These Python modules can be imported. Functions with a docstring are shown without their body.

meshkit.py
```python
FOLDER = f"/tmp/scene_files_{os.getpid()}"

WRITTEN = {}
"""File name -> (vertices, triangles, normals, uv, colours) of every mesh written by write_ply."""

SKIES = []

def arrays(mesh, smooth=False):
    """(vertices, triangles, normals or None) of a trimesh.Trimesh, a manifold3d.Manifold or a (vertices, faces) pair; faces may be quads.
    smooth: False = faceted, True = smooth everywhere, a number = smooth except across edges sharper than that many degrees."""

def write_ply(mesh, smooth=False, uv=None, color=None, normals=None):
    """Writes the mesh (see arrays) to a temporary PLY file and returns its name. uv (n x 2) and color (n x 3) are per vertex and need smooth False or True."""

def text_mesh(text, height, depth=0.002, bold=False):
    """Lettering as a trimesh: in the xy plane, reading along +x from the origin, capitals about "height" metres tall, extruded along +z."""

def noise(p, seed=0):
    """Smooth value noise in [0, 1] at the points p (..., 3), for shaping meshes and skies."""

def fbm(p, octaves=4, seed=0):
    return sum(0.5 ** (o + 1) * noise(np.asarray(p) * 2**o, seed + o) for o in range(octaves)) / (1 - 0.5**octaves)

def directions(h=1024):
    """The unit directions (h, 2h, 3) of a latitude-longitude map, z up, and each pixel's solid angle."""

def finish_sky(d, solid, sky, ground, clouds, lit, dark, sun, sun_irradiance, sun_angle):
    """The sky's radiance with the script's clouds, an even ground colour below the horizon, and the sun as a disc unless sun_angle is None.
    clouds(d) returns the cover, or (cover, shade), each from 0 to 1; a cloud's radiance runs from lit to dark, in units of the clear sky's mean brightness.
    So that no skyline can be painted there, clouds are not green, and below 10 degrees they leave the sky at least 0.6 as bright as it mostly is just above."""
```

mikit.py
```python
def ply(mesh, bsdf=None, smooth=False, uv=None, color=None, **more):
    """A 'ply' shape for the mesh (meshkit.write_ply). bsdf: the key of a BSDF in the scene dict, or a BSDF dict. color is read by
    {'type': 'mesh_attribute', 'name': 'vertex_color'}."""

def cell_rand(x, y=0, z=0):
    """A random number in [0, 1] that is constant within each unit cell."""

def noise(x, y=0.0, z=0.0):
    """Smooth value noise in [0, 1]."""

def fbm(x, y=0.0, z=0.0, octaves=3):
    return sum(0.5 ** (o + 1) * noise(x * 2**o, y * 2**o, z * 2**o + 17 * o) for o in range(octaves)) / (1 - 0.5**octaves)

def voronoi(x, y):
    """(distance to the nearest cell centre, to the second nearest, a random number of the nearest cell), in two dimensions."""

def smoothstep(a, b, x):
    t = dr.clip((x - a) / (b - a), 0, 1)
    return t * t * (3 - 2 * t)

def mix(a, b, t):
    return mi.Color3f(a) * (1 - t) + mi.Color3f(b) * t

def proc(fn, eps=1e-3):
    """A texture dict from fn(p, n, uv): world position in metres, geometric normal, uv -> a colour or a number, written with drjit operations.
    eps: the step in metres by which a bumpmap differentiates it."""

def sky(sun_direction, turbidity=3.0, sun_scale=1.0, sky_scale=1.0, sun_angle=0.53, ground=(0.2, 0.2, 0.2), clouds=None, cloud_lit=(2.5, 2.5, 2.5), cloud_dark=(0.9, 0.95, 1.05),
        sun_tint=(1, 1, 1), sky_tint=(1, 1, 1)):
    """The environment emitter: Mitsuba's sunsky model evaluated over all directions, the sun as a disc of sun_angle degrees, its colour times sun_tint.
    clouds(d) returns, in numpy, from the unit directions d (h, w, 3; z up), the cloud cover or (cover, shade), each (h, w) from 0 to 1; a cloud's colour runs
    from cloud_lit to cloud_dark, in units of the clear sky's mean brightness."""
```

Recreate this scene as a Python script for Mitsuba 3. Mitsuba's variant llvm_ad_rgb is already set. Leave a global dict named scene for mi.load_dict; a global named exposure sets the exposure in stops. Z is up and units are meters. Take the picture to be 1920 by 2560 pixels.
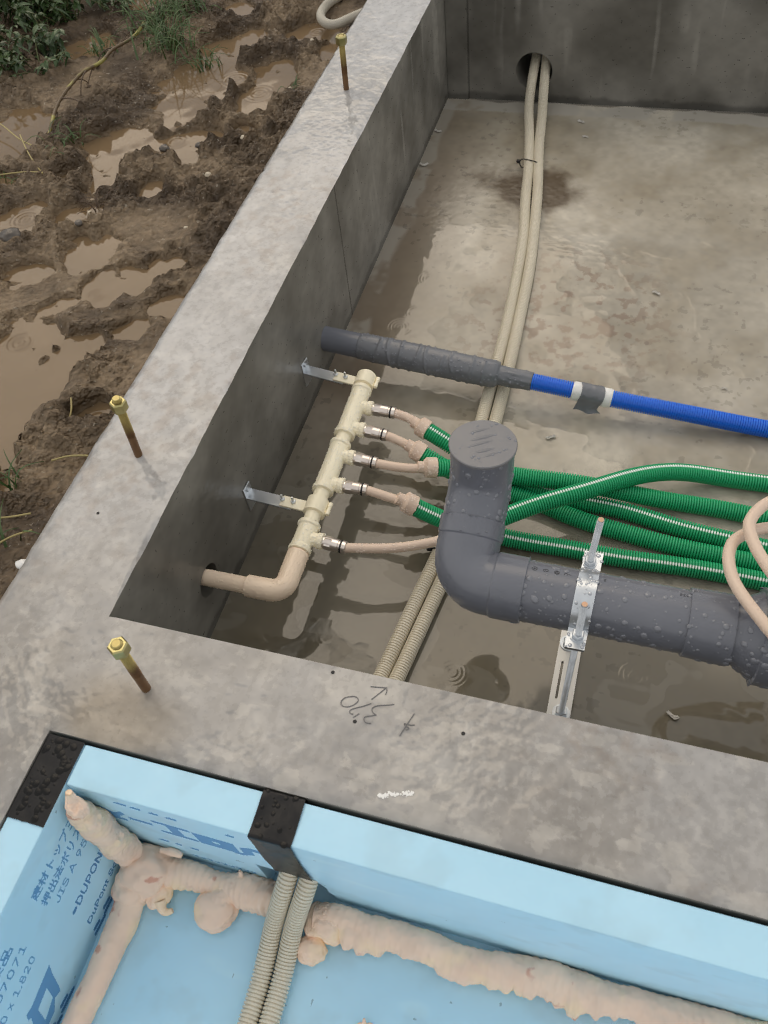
import math
import numpy as np
import trimesh
import manifold3d as m3
import shapely
from shapely.geometry import LineString, Polygon, Point
from scipy.interpolate import CubicSpline
import drjit as dr
import mitsuba as mi
import mikit, meshkit
from mikit import proc, noise, fbm, smoothstep, mix

# ------------------------------------------------------------------ camera, sky, exposure
CAM = [0.54808, -0.37003, 0.87280]
RIGHT = np.array([0.95656, 0.27388, -0.09990])
DOWN = np.array([0.16606, -0.79352, -0.58545])
FWD = np.array([-0.23962, 0.54343, -0.80453])
to_world = np.eye(4)
to_world[:3, 0], to_world[:3, 1], to_world[:3, 2], to_world[:3, 3] = -RIGHT, -DOWN, FWD, CAM
scene = {'type': 'scene'}
scene['camera'] = {'type': 'thinlens', 'fov': 48.634, 'fov_axis': 'x', 'near_clip': 0.02, 'far_clip': 200.0,
                   'aperture_radius': 0.0014, 'focus_distance': 1.30,
                   'to_world': mi.ScalarTransform4f(to_world.tolist())}
scene['sky'] = mikit.sky((-0.35, 0.55, 0.75), turbidity=3, sun_scale=0.14, sun_angle=45,
                         clouds=lambda d: (np.ones(d.shape[:2]), 0.35 + 0.3 * meshkit.fbm(d * 3.0, 3)),
                         cloud_lit=(2.38, 2.36, 2.32), cloud_dark=(1.5, 1.5, 1.5), sun_tint=(1, 1, 1.0))
exposure = 2.2

labels = {}
used = set()
rng = np.random.default_rng(7)
H = 0.290            # depth of the inner floor below the wall tops
L = 1.7315           # far wall face
FZ = -0.240          # insulation floor
MUD = -0.232         # puddle level outside


def numbered(name):
    k, i = name, 0
    while k in used:
        i += 1
        k = f'{name}_{i:03d}'
    used.add(k)
    return k


def thing(name, label=None, cat=None, group=None, kind=None):
    k = numbered(name)
    labels[k] = {}
    if label: labels[k]['label'] = label
    if cat: labels[k]['category'] = cat
    if group: labels[k]['group'] = group
    if kind: labels[k]['kind'] = kind
    return k


def part(parent, name, mesh, bsdf, smooth=35, label=None, kind=None, color=None):
    k = numbered(parent + '__' + name)
    scene[k] = mikit.ply(mesh, bsdf, smooth=smooth, color=color)
    if label or kind:
        labels[k] = {}
        if label: labels[k]['label'] = label
        if kind: labels[k]['kind'] = kind
    return k


def single(name, mesh, bsdf, label=None, cat=None, group=None, kind=None, smooth=35, color=None):
    k = thing(name, label, cat, group, kind)
    scene[k] = mikit.ply(mesh, bsdf, smooth=smooth, color=color)
    return k


# ------------------------------------------------------------------ mesh helpers
def A(*x): return np.array(x, float)


def cat(*ms):
    ms = [m for g in ms for m in (g if isinstance(g, (list, tuple)) else [g])]
    return trimesh.util.concatenate(ms)


def spline(pts, step, ends='natural'):
    pts = np.asarray(pts, float)
    s = np.r_[0, np.cumsum(np.linalg.norm(np.diff(pts, axis=0), axis=1))]
    cs = CubicSpline(s, pts, bc_type=ends)
    t = np.linspace(0, s[-1], 400)
    q = cs(t)
    a = np.r_[0, np.cumsum(np.linalg.norm(np.diff(q, axis=0), axis=1))]
    n = max(2, int(round(a[-1] / step)) + 1)
    u = np.linspace(0, a[-1], n)
    return np.stack([np.interp(u, a, q[:, k]) for k in range(3)], 1)


def frames(p):
    t = np.gradient(p, axis=0)
    t /= np.linalg.norm(t, axis=1, keepdims=True)
    up = A(0, 0, 1) if abs(t[0, 2]) < 0.9 else A(0, 1, 0)
    n = up - t[0] * (t[0] @ up)
    n /= np.linalg.norm(n)
    N = [n]
    for i in range(1, len(p)):
        n = N[-1] - t[i] * (t[i] @ N[-1])
        N.append(n / np.linalg.norm(n))
    N = np.array(N)
    return t, N, np.cross(t, N)


def tube(p, r, seg=24, caps=True, disp=None):
    """A tube along the points p with radius r (number or one per point); disp(s, angle, points, normals) moves the skin outwards."""
    p = np.asarray(p, float)
    n = len(p)
    r = np.broadcast_to(np.asarray(r, float), (n,))
    t, N, B = frames(p)
    a = np.arange(seg) / seg * 2 * np.pi
    d = N[:, None] * np.cos(a)[None, :, None] + B[:, None] * np.sin(a)[None, :, None]
    v = p[:, None] + d * r[:, None, None]
    if disp is not None:
        s = np.r_[0, np.cumsum(np.linalg.norm(np.diff(p, axis=0), axis=1))]
        v = v + d * disp(s[:, None], a[None, :], v, d)[..., None]
    i, j = np.meshgrid(np.arange(n - 1), np.arange(seg), indexing='ij')
    q = lambda x, y: (x * seg + y % seg).ravel()
    f = np.vstack([np.stack([q(i, j), q(i + 1, j), q(i + 1, j + 1)], 1), np.stack([q(i, j), q(i + 1, j + 1), q(i, j + 1)], 1)])[:, [0, 2, 1]]
    v = v.reshape(-1, 3)
    if caps:
        c0, c1 = len(v), len(v) + 1
        v = np.vstack([v, p[:1], p[-1:]])
        k = np.arange(seg)
        e = (n - 1) * seg
        f = np.vstack([f, np.stack([np.full(seg, c0), (k + 1) % seg, k], 1)[:, [0, 2, 1]] * 1, np.stack([np.full(seg, c1), e + k, e + (k + 1) % seg], 1)[:, [0, 2, 1]] * 1])
    m = trimesh.Trimesh(v, f, process=False)
    if m.volume < 0: m.invert()
    return m


def lathe(p0, p1, prof, seg=32):
    """Profile [(distance along p0->p1, radius)...] turned about the axis, with sharp steps kept by the smoothing angle."""
    p0, p1 = A(*p0), A(*p1)
    d = (p1 - p0) / np.linalg.norm(p1 - p0)
    pts, rs = [], []
    last = None
    for s, r in prof:
        if last is not None and s <= last: s = last + 1e-5
        pts.append(p0 + d * s); rs.append(r); last = s
    t = d
    up = A(0, 0, 1) if abs(t[2]) < 0.9 else A(0, 1, 0)
    n = up - t * (t @ up); n /= np.linalg.norm(n); b = np.cross(t, n)
    a = np.arange(seg) / seg * 2 * np.pi
    ring = n[None] * np.cos(a)[:, None] + b[None] * np.sin(a)[:, None]
    v = (np.array(pts)[:, None] + ring[None] * np.array(rs)[:, None, None]).reshape(-1, 3)
    k = np.arange(seg)
    f = []
    for i in range(len(pts) - 1):
        x, y = i * seg + k, i * seg + (k + 1) % seg
        f += [np.stack([x, y, y + seg], 1), np.stack([x, y + seg, x + seg], 1)]
    c0, c1 = len(v), len(v) + 1
    v = np.vstack([v, pts[0][None], pts[-1][None]])
    e = (len(pts) - 1) * seg
    f += [np.stack([np.full(seg, c0), (k + 1) % seg, k], 1), np.stack([np.full(seg, c1), e + k, e + (k + 1) % seg], 1)]
    m = trimesh.Trimesh(v, np.vstack(f), process=False)
    if m.volume < 0: m.invert()
    return m


def rbox(lo, hi, r=0.0015):
    lo, hi = np.asarray(lo, float), np.asarray(hi, float)
    r = min(r, *((hi - lo) * 0.45))
    s = m3.Manifold.sphere(r, 12)
    pts = [s.translate(np.where(c, hi - r, lo + r)) for c in np.ndindex(2, 2, 2)]
    m = m3.Manifold.batch_hull(pts).to_mesh()
    return trimesh.Trimesh(m.vert_properties[:, :3], m.tri_verts, process=False)


def to_tri(man):
    m = man.to_mesh()
    return trimesh.Trimesh(np.array(m.vert_properties[:, :3], float), np.array(m.tri_verts), process=False)


def man_of(t):
    return m3.Manifold(m3.Mesh(np.asarray(t.vertices, np.float32), np.asarray(t.faces, np.uint32)))


def mbox(lo, hi):
    lo, hi = np.asarray(lo, float), np.asarray(hi, float)
    return m3.Manifold.cube((hi - lo).tolist()).translate(lo.tolist())


def mcyl(p0, p1, r, seg=40):
    return man_of(lathe(p0, p1, [(0, r), (float(np.linalg.norm(A(*p1) - A(*p0))), r)], seg))


def grid(xs, ys, z):
    X, Y = np.meshgrid(xs, ys, indexing='ij')
    v = np.stack([X, Y, z(X, Y) if callable(z) else np.full(X.shape, z)], -1).reshape(-1, 3)
    n, m = len(xs), len(ys)
    i, j = np.meshgrid(np.arange(n - 1), np.arange(m - 1), indexing='ij')
    a = (i * m + j).ravel()
    f = np.vstack([np.stack([a, a + m, a + m + 1], 1), np.stack([a, a + m + 1, a + 1], 1)])
    return trimesh.Trimesh(v, f, process=False)


def corrugated(pts, r, pitch, depth, seg=28, groove=0.34, stripe=None, base=None, white=None, twist=0.0):
    """A ribbed conduit; stripe = (angle, half width) gives the coloured line moulded into the ribs as vertex colours."""
    pc = spline(pts, 0.002)
    s = np.r_[0, np.cumsum(np.linalg.norm(np.diff(pc, axis=0), axis=1))]
    n = int(s[-1] / pitch)
    g = groove
    ph = np.array([0.0, 0.5 * (1 - g), 1 - g, 1 - 0.75 * g, 1 - 0.25 * g])
    dd = np.array([0.06, 0.0, 0.06, 1.0, 1.0]) * depth
    u = (np.arange(n)[:, None] + ph[None]).ravel() * pitch
    dep = np.tile(dd, n)
    P = np.stack([np.interp(u, s, pc[:, k]) for k in range(3)], 1)
    m = tube(P, r - dep, seg)
    if stripe is None: return m, None
    a = np.arange(seg) / seg * 2 * np.pi
    st = np.abs((a[None, :] - stripe[0] - twist * u[:, None] + np.pi) % (2 * np.pi) - np.pi) < stripe[1]
    st = st & (dep[:, None] < 0.5 * depth)
    col = np.where(st[..., None], np.asarray(white), np.asarray(base)).reshape(-1, 3)
    col = np.vstack([col, [base], [base]])
    return m, col


def hexnut(p, axis, flat, h, hole=None):
    r = flat / math.sqrt(3)
    m = lathe(p, A(*p) + A(*axis) * h, [(0, r * 0.93), (h * 0.10, r), (h * 0.88, r), (h, r * 0.86)], 6)
    return m


def drops(mesh, n, rmin, rmax, keep=None, flat=0.55, seed=0, power=2.2):
    """Water drops: low domes sitting on a surface, joined into one mesh."""
    g = np.random.default_rng(seed)
    pts, fi = trimesh.sample.sample_surface(mesh, n, seed=seed)
    nr = mesh.face_normals[fi]
    ok = np.ones(len(pts), bool) if keep is None else keep(pts, nr)
    pts, nr = pts[ok], nr[ok]
    r = rmin + (rmax - rmin) * g.random(len(pts)) ** power
    up = np.where(np.abs(nr[:, 2:3]) < 0.9, [[0, 0, 1.0]], [[0, 1.0, 0]])
    t = np.cross(up, nr); t /= np.linalg.norm(t, axis=1, keepdims=True)
    b = np.cross(nr, t)
    seg = 10
    rings = [(1.0, -0.25), (0.97, 0.12), (0.80, 0.62), (0.45, 0.92)]
    a = np.arange(seg) / seg * 2 * np.pi
    k = 1 + 0.35 * g.random(len(pts))[:, None] * np.cos(a[None] * 1 + g.random(len(pts))[:, None] * 6)**2
    V = []
    for rr, hh in rings:
        V.append(pts[:, None] + (t[:, None] * np.cos(a)[None, :, None] + b[:, None] * np.sin(a)[None, :, None]) * (r[:, None] * rr * k)[..., None] + nr[:, None] * (r * flat * hh)[:, None, None])
    V.append((pts + nr * (r * flat)[:, None])[:, None])
    V = np.concatenate(V, 1)
    F = []
    j = np.arange(seg); j2 = (j + 1) % seg
    for q in range(3):
        F += [np.stack([q * seg + j, q * seg + j2, (q + 1) * seg + j2], 1), np.stack([q * seg + j, (q + 1) * seg + j2, (q + 1) * seg + j], 1)]
    F.append(np.stack([3 * seg + j, 3 * seg + j2, np.full(seg, 4 * seg)], 1))
    F = np.vstack(F)
    nv = V.shape[1]
    f = (F[None] + (np.arange(len(pts)) * nv)[:, None, None]).reshape(-1, 3)
    return trimesh.Trimesh(V.reshape(-1, 3), f, process=False)


def bend(p0, corner, p1, r, n=14):
    """Polyline p0 -> corner -> p1 with the corner rounded at radius r."""
    p0, c, p1 = A(*p0), A(*corner), A(*p1)
    u, w = (p0 - c) / np.linalg.norm(p0 - c), (p1 - c) / np.linalg.norm(p1 - c)
    ang = math.acos(np.clip(u @ w, -1, 1))
    d = r / math.tan(ang / 2)
    a, b = c + u * d, c + w * d
    bis = (u + w) / np.linalg.norm(u + w)
    o = c + bis * (r / math.sin(ang / 2))
    x, y = (a - o) / r, None
    tot = math.pi - ang
    ax = np.cross(a - o, b - o); ax /= np.linalg.norm(ax)
    y = np.cross(ax, x)
    th = np.linspace(0, tot, n)
    arc = o + r * (np.cos(th)[:, None] * x + np.sin(th)[:, None] * y)
    return a, arc, b


# ------------------------------------------------------------------ materials
def pri(key, color, rough=0.4, spec=0.5, metal=0.0, bump=None, scale=1.0, eps=1e-3, two=True, **more):
    tex = lambda c: proc(c) if callable(c) else {'type': 'rgb', 'value': list(c)}
    b = {'type': 'principled', 'base_color': tex(color), 'roughness': proc(rough) if callable(rough) else rough,
         'specular': spec, 'metallic': metal, **more}
    if bump is not None:
        b = {'type': 'bumpmap', 'arbitrary': proc(bump, eps), 'scale': scale, 'bsdf': b}
    scene[key] = {'type': 'twosided', 'bsdf': b} if two else b


def vcol(key, rough, spec=0.5):
    scene[key] = {'type': 'twosided', 'bsdf': {'type': 'principled', 'base_color': {'type': 'mesh_attribute', 'name': 'vertex_color'}, 'roughness': rough, 'specular': spec}}


def c_wall(p, n, uv):
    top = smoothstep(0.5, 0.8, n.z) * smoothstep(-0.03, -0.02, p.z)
    big = fbm(p.x * 5, p.y * 5, p.z * 5, 3)
    fine = fbm(p.x * 55, p.y * 55, p.z * 55, 3)
    # trowelled top: light grey with pale bloom and darker damp clouds
    wob = 0.35 * fine
    bloom = smoothstep(0.42, 0.78, fbm(p.x * 22 + 3 + wob, p.y * 22 + wob, 4.2, 5) + 0.14 * (fine - 0.5)) * smoothstep(0.35, 0.6, fbm(p.x * 4, p.y * 4, 9.0, 2))
    warm = smoothstep(0.45, 0.7, fbm(p.x * 7 + 11, p.y * 7, 1.0, 3))
    near = smoothstep(0.25, -0.12, p.y)
    far_ = smoothstep(0.1, 1.3, p.y)
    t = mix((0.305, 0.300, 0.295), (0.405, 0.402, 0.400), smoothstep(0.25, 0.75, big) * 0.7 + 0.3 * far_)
    t = mix(t, (0.245, 0.226, 0.202), near * (0.45 + 0.35 * warm))
    t = mix(t, (0.48, 0.455, 0.41), bloom * 0.4)
    speck = fbm(p.x * 140, p.y * 140, 7.0, 4)
    t = mix(t, (0.47, 0.455, 0.425), 0.24 * smoothstep(0.54, 0.68, speck) * smoothstep(0.36, 0.66, fbm(p.x * 12, p.y * 12, 3.0, 3)))
    t = mix(t, (0.20, 0.19, 0.175), 0.22 * smoothstep(0.46, 0.34, speck))
    rim = smoothstep(-0.095, -0.145, p.y) * smoothstep(-0.16, -0.15, p.y) * smoothstep(0.02, 0.05, p.x)
    peel = smoothstep(0.50, 0.62, fbm(p.x * 38 + 0.4 * speck, p.y * 52, 5.0, 5) + 0.13 * rim + 0.07 * (fbm(p.x * 7, p.y * 7, 8.0, 2) - 0.5) - 0.12)
    t = mix(t, (0.47, 0.445, 0.40), 0.38 * peel * near)
    yel = smoothstep(0.10, 0.02, dr.sqrt(dr.square(p.x - 0.05) + dr.square((p.y + 0.12) * 1.8)) + 0.06 * (warm - 0.5))
    t = mix(t, (0.24, 0.185, 0.115), 0.5 * yel)
    rust = smoothstep(0.45, 0.80, fbm(p.x * 60, p.y * 60, 2.0, 4)) * smoothstep(0.45, 0.7, fbm(p.x * 5 + 7, p.y * 5, 6.0, 3))
    t = mix(t, (0.22, 0.165, 0.125), rust * 0.32)
    pits = smoothstep(0.86, 0.90, noise(p.x * 210, p.y * 210, 5.0)) * smoothstep(0.55, 0.7, noise(p.x * 17, p.y * 17, 8.0))
    t = t * (1 - 0.10 * pits) * (0.84 + 0.32 * fine)
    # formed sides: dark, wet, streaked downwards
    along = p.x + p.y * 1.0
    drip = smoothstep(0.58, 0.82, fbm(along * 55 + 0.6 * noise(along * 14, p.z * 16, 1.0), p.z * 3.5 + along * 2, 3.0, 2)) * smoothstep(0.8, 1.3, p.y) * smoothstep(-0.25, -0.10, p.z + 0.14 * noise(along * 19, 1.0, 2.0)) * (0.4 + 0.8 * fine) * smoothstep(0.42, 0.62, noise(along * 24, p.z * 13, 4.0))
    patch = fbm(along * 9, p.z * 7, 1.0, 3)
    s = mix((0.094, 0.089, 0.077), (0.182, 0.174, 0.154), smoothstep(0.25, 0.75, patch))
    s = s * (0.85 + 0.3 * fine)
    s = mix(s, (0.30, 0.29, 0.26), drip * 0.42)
    sp = smoothstep(0.93, 0.96, noise(p.x * 190, p.y * 190, p.z * 190))
    s = s * (1 - 0.6 * sp)
    seam = smoothstep(0.004, 0.001, dr.abs(p.y - 0.893 - 0.05 * (p.z + 0.1))) * smoothstep(0.02, 0.0, dr.abs(p.x))
    s = s * (1 - 0.5 * seam)
    seam2 = smoothstep(0.0025, 0.0012, dr.abs(p.x - 0.0555)) * smoothstep(1.72, 1.725, p.y)
    s = s * (1 - 0.4 * seam2)
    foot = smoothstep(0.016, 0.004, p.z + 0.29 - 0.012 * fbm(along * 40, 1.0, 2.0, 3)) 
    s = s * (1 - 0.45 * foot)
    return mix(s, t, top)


def r_wall(p, n, uv):
    top = smoothstep(0.5, 0.8, n.z)
    wet = fbm(p.x * 9, p.y * 9, 2.0, 3)
    return (0.42 - 0.12 * wet) * (1 - top) + top * (0.26 - 0.19 * smoothstep(0.33, 0.6, wet + 0.25 * smoothstep(-0.15, 0.5, p.y)))


def b_wall(p, n, uv):
    return fbm(p.x * 120, p.y * 120, p.z * 120, 2) * 0.5 + fbm(p.x * 22, p.y * 22, p.z * 22, 2)


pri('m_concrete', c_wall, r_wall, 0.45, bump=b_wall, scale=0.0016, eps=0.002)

RINGS = [(0.3454, 1.3576, .030), (0.3766, 1.2417, .022), (0.3576, 1.19, .030), (0.2524, 1.1749, .020), (0.5642, 1.2237, .034), (0.6321, 1.1678, .036), (0.632, 1.3859, .018),
         (0.1284, 0.9128, .026), (0.107, 0.8656, .040), (0.201, 0.6528, .030), (0.1816, 0.1691, .028), (0.382, 0.1541, .030), (0.6388, 0.2082, .034), (0.13, 1.02, .034)]


def wet_mask(p):
    w = smoothstep(1.33, 1.22, p.y + 0.10 * fbm(p.x * 6, p.y * 6, 3.0, 3)) * smoothstep(0.04, 0.13, p.x + 0.06 * fbm(p.x * 8, p.y * 8, 7.0, 2))
    holes = smoothstep(0.63, 0.58, fbm(p.x * 8 + 2 + 0.3 * fbm(p.x * 30, p.y * 30, 1.0, 2), p.y * 8, 5.0, 4))
    return w * holes


def c_floor(p, n, uv):
    big = fbm(p.x * 3.2, p.y * 3.2, 1.0, 3)
    mid = fbm(p.x * 13, p.y * 13, 2.0, 4)
    fine = fbm(p.x * 70, p.y * 70, 3.0, 2)
    c = mix((0.305, 0.274, 0.217), (0.42, 0.385, 0.318), smoothstep(0.3, 0.65, big))
    c = mix(c, (0.215, 0.182, 0.128), 0.6 * smoothstep(0.38, 0.76, mid + 0.2 * (fine - 0.5)))
    c = c * (0.84 + 0.3 * fine)
    # rusty scatter
    rs = smoothstep(0.52, 0.68, fbm(p.x * 60, p.y * 60, 6.0, 4)) * smoothstep(0.30, 0.08, dr.sqrt(dr.square(p.x - 0.42) + dr.square(p.y - 0.95)))
    c = mix(c, (0.16, 0.095, 0.06), 0.6 * rs)
    # brown pool stain under the conduits
    dx, dy = p.x - 0.285, p.y - 1.375
    sd = dr.sqrt(dr.square(dx / 0.135) + dr.square(dy / 0.095)) + 1.3 * (fbm(p.x * 15, p.y * 15, 4.0, 5) - 0.5)
    c = mix(c, (0.060, 0.037, 0.016), 0.95 * smoothstep(1.25, 0.55, sd))
    # damp-stained strip, left wall shade painted in, pale grout smear at the very foot
    e = p.x + 0.05 * (fbm(p.x * 9, p.y * 9, 8.0, 3) - 0.5)
    c = mix(c, (0.125, 0.09, 0.058), 0.8 * smoothstep(0.19, 0.04, e + 0.07 * (mid - 0.5)) * smoothstep(0.25, 0.75, p.y) * (0.5 + 0.5 * smoothstep(1.62, 1.3, p.y)))
    c = mix(c, (0.30, 0.28, 0.24), 0.6 * smoothstep(0.040, 0.028, e) * smoothstep(0.72, 0.82, p.y) * smoothstep(0.4, 0.55, mid))
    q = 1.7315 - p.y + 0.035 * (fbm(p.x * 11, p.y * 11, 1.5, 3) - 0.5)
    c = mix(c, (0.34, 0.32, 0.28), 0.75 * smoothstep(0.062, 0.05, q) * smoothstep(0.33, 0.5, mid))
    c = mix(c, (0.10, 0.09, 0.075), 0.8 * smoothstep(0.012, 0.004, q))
    # soaked, silty near half; shade of walls and pipes painted into the colour
    soak_shade = smoothstep(0.72, 0.38, p.y + 0.28 * (fbm(p.x * 6, p.y * 6, 5.5, 3) - 0.5) + 0.20 * smoothstep(0.25, 0.8, p.x))
    c = mix(c, mi.Color3f(0.092, 0.080, 0.056) * (0.55 + 0.9 * mid), 0.85 * soak_shade)
    silt_sheen = smoothstep(0.50, 0.535, fbm(p.x * 9 + 0.5 * fbm(p.x * 26, p.y * 26, 3.0, 2), p.y * 13 + 5, 4.0, 4))  # pale patches: silt, with sky reflections put into the colour
    c = mix(c, (0.185, 0.170, 0.138), 0.55 * soak_shade * silt_sheen)
    spot = smoothstep(0.66, 0.76, fbm(p.x * 70, p.y * 70, 9.0, 3)) * smoothstep(0.45, 0.6, noise(p.x * 6, p.y * 6, 3.0))
    c = c * (1 - 0.22 * spot)
    return c


def r_floor(p, n, uv):
    w = wet_mask(p)
    return 0.30 - 0.265 * w + 0.06 * fbm(p.x * 40, p.y * 40, 1.0, 2) * (1 - w)


def b_floor(p, n, uv):
    w = wet_mask(p)
    h = (1 - w) * 0.0009 * fbm(p.x * 90, p.y * 90, 3.0, 2)
    h = h + w * 0.0007 + w * 0.00045 * fbm(p.x * 24 + 4 * fbm(p.x * 9, p.y * 9, 2.0, 2), p.y * 24, 6.0, 2)
    for x, y, r in RINGS:
        d = dr.sqrt(dr.square(p.x - x) + dr.square(p.y - y))
        h = h + 0.00007 * dr.cos(d * 950) * smoothstep(r, r * 0.55, d) * smoothstep(0.002, 0.006, d) * smoothstep(0.32, 0.55, noise(p.x * 70, p.y * 70, 2.0))
    chop = smoothstep(0.12, 0.02, dr.abs(p.y - 1.27 + 0.08 * fbm(p.x * 5, 2.0, 1.0, 2)))
    h = h + 0.0006 * chop * w * fbm(p.x * 60, p.y * 110, 2.0, 2)
    return h


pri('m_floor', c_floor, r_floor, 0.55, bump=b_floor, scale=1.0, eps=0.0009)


def c_mud(p, n, uv):
    a = fbm(p.x * 9, p.y * 9, p.z * 9, 3)
    b = fbm(p.x * 85, p.y * 85, p.z * 85, 3)
    c = mix((0.070, 0.048, 0.029), (0.205, 0.150, 0.095), smoothstep(0.3, 0.7, a))
    c = c * (0.6 + 0.8 * b)
    silt_sheen = smoothstep(MUD + 0.013, MUD + 0.001, p.z + 0.006 * (b - 0.5))
    c = mix(c, mi.Color3f(0.165, 0.116, 0.068) * (0.75 + 0.5 * b), 0.75 * silt_sheen)
    grit = smoothstep(0.86, 0.90, noise(p.x * 160, p.y * 160, p.z * 160))
    return mix(c, (0.34, 0.30, 0.24), 0.5 * grit)


pri('m_mud', c_mud, lambda p, n, uv: 0.30 + 0.35 * fbm(p.x * 30, p.y * 30, 1.0, 2), 0.35,
    bump=lambda p, n, uv: fbm(p.x * 130, p.y * 130, p.z * 130, 3) + 0.6 * fbm(p.x * 300, p.y * 300, p.z * 300, 2), scale=0.010, eps=0.0015)


def b_pud(p, n, uv):
    h = 0.0009 * fbm(p.x * 16, p.y * 16, 1.0, 2)
    for x, y, r in [(-0.47, 1.60, .05), (-0.60, 1.36, .04), (-0.56, 1.66, .05), (-0.83, 1.01, .04), (-0.53, 0.79, .03), (-0.62, 0.63, .04), (-0.36, 0.47, .03), (-0.42, 1.93, .03)]:
        d = dr.sqrt(dr.square(p.x - x) + dr.square(p.y - y))
        h = h + 0.0003 * dr.cos(d * 520) * smoothstep(r, r * 0.5, d)
    return h


pri('m_puddle', lambda p, n, uv: mix((0.135, 0.090, 0.048), (0.195, 0.136, 0.080), fbm(p.x * 7, p.y * 7, 1.0, 3)), 0.05, 0.28, bump=b_pud, scale=1.0)


def c_foamboard(p, n, uv):
    a = fbm(p.x * 14, p.y * 14, p.z * 14, 3)
    c = mix((0.375, 0.635, 0.80), (0.435, 0.69, 0.845), a)
    sc = smoothstep(0.70, 0.80, fbm(p.x * 9 + 2, p.y * 30, p.z * 30, 3))
    c = mix(c, (0.50, 0.74, 0.84), 0.35 * sc)
    d = smoothstep(0.965, 0.98, noise(p.x * 110, p.y * 75, p.z * 75))
    dirt = smoothstep(0.54, 0.74, fbm(p.x * 20 + 9, p.y * 20, p.z * 20 + 4, 5))
    c = mix(c, (0.26, 0.33, 0.34), 0.14 * dirt)
    return mix(c, (0.10, 0.16, 0.20), 0.5 * d)


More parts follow.
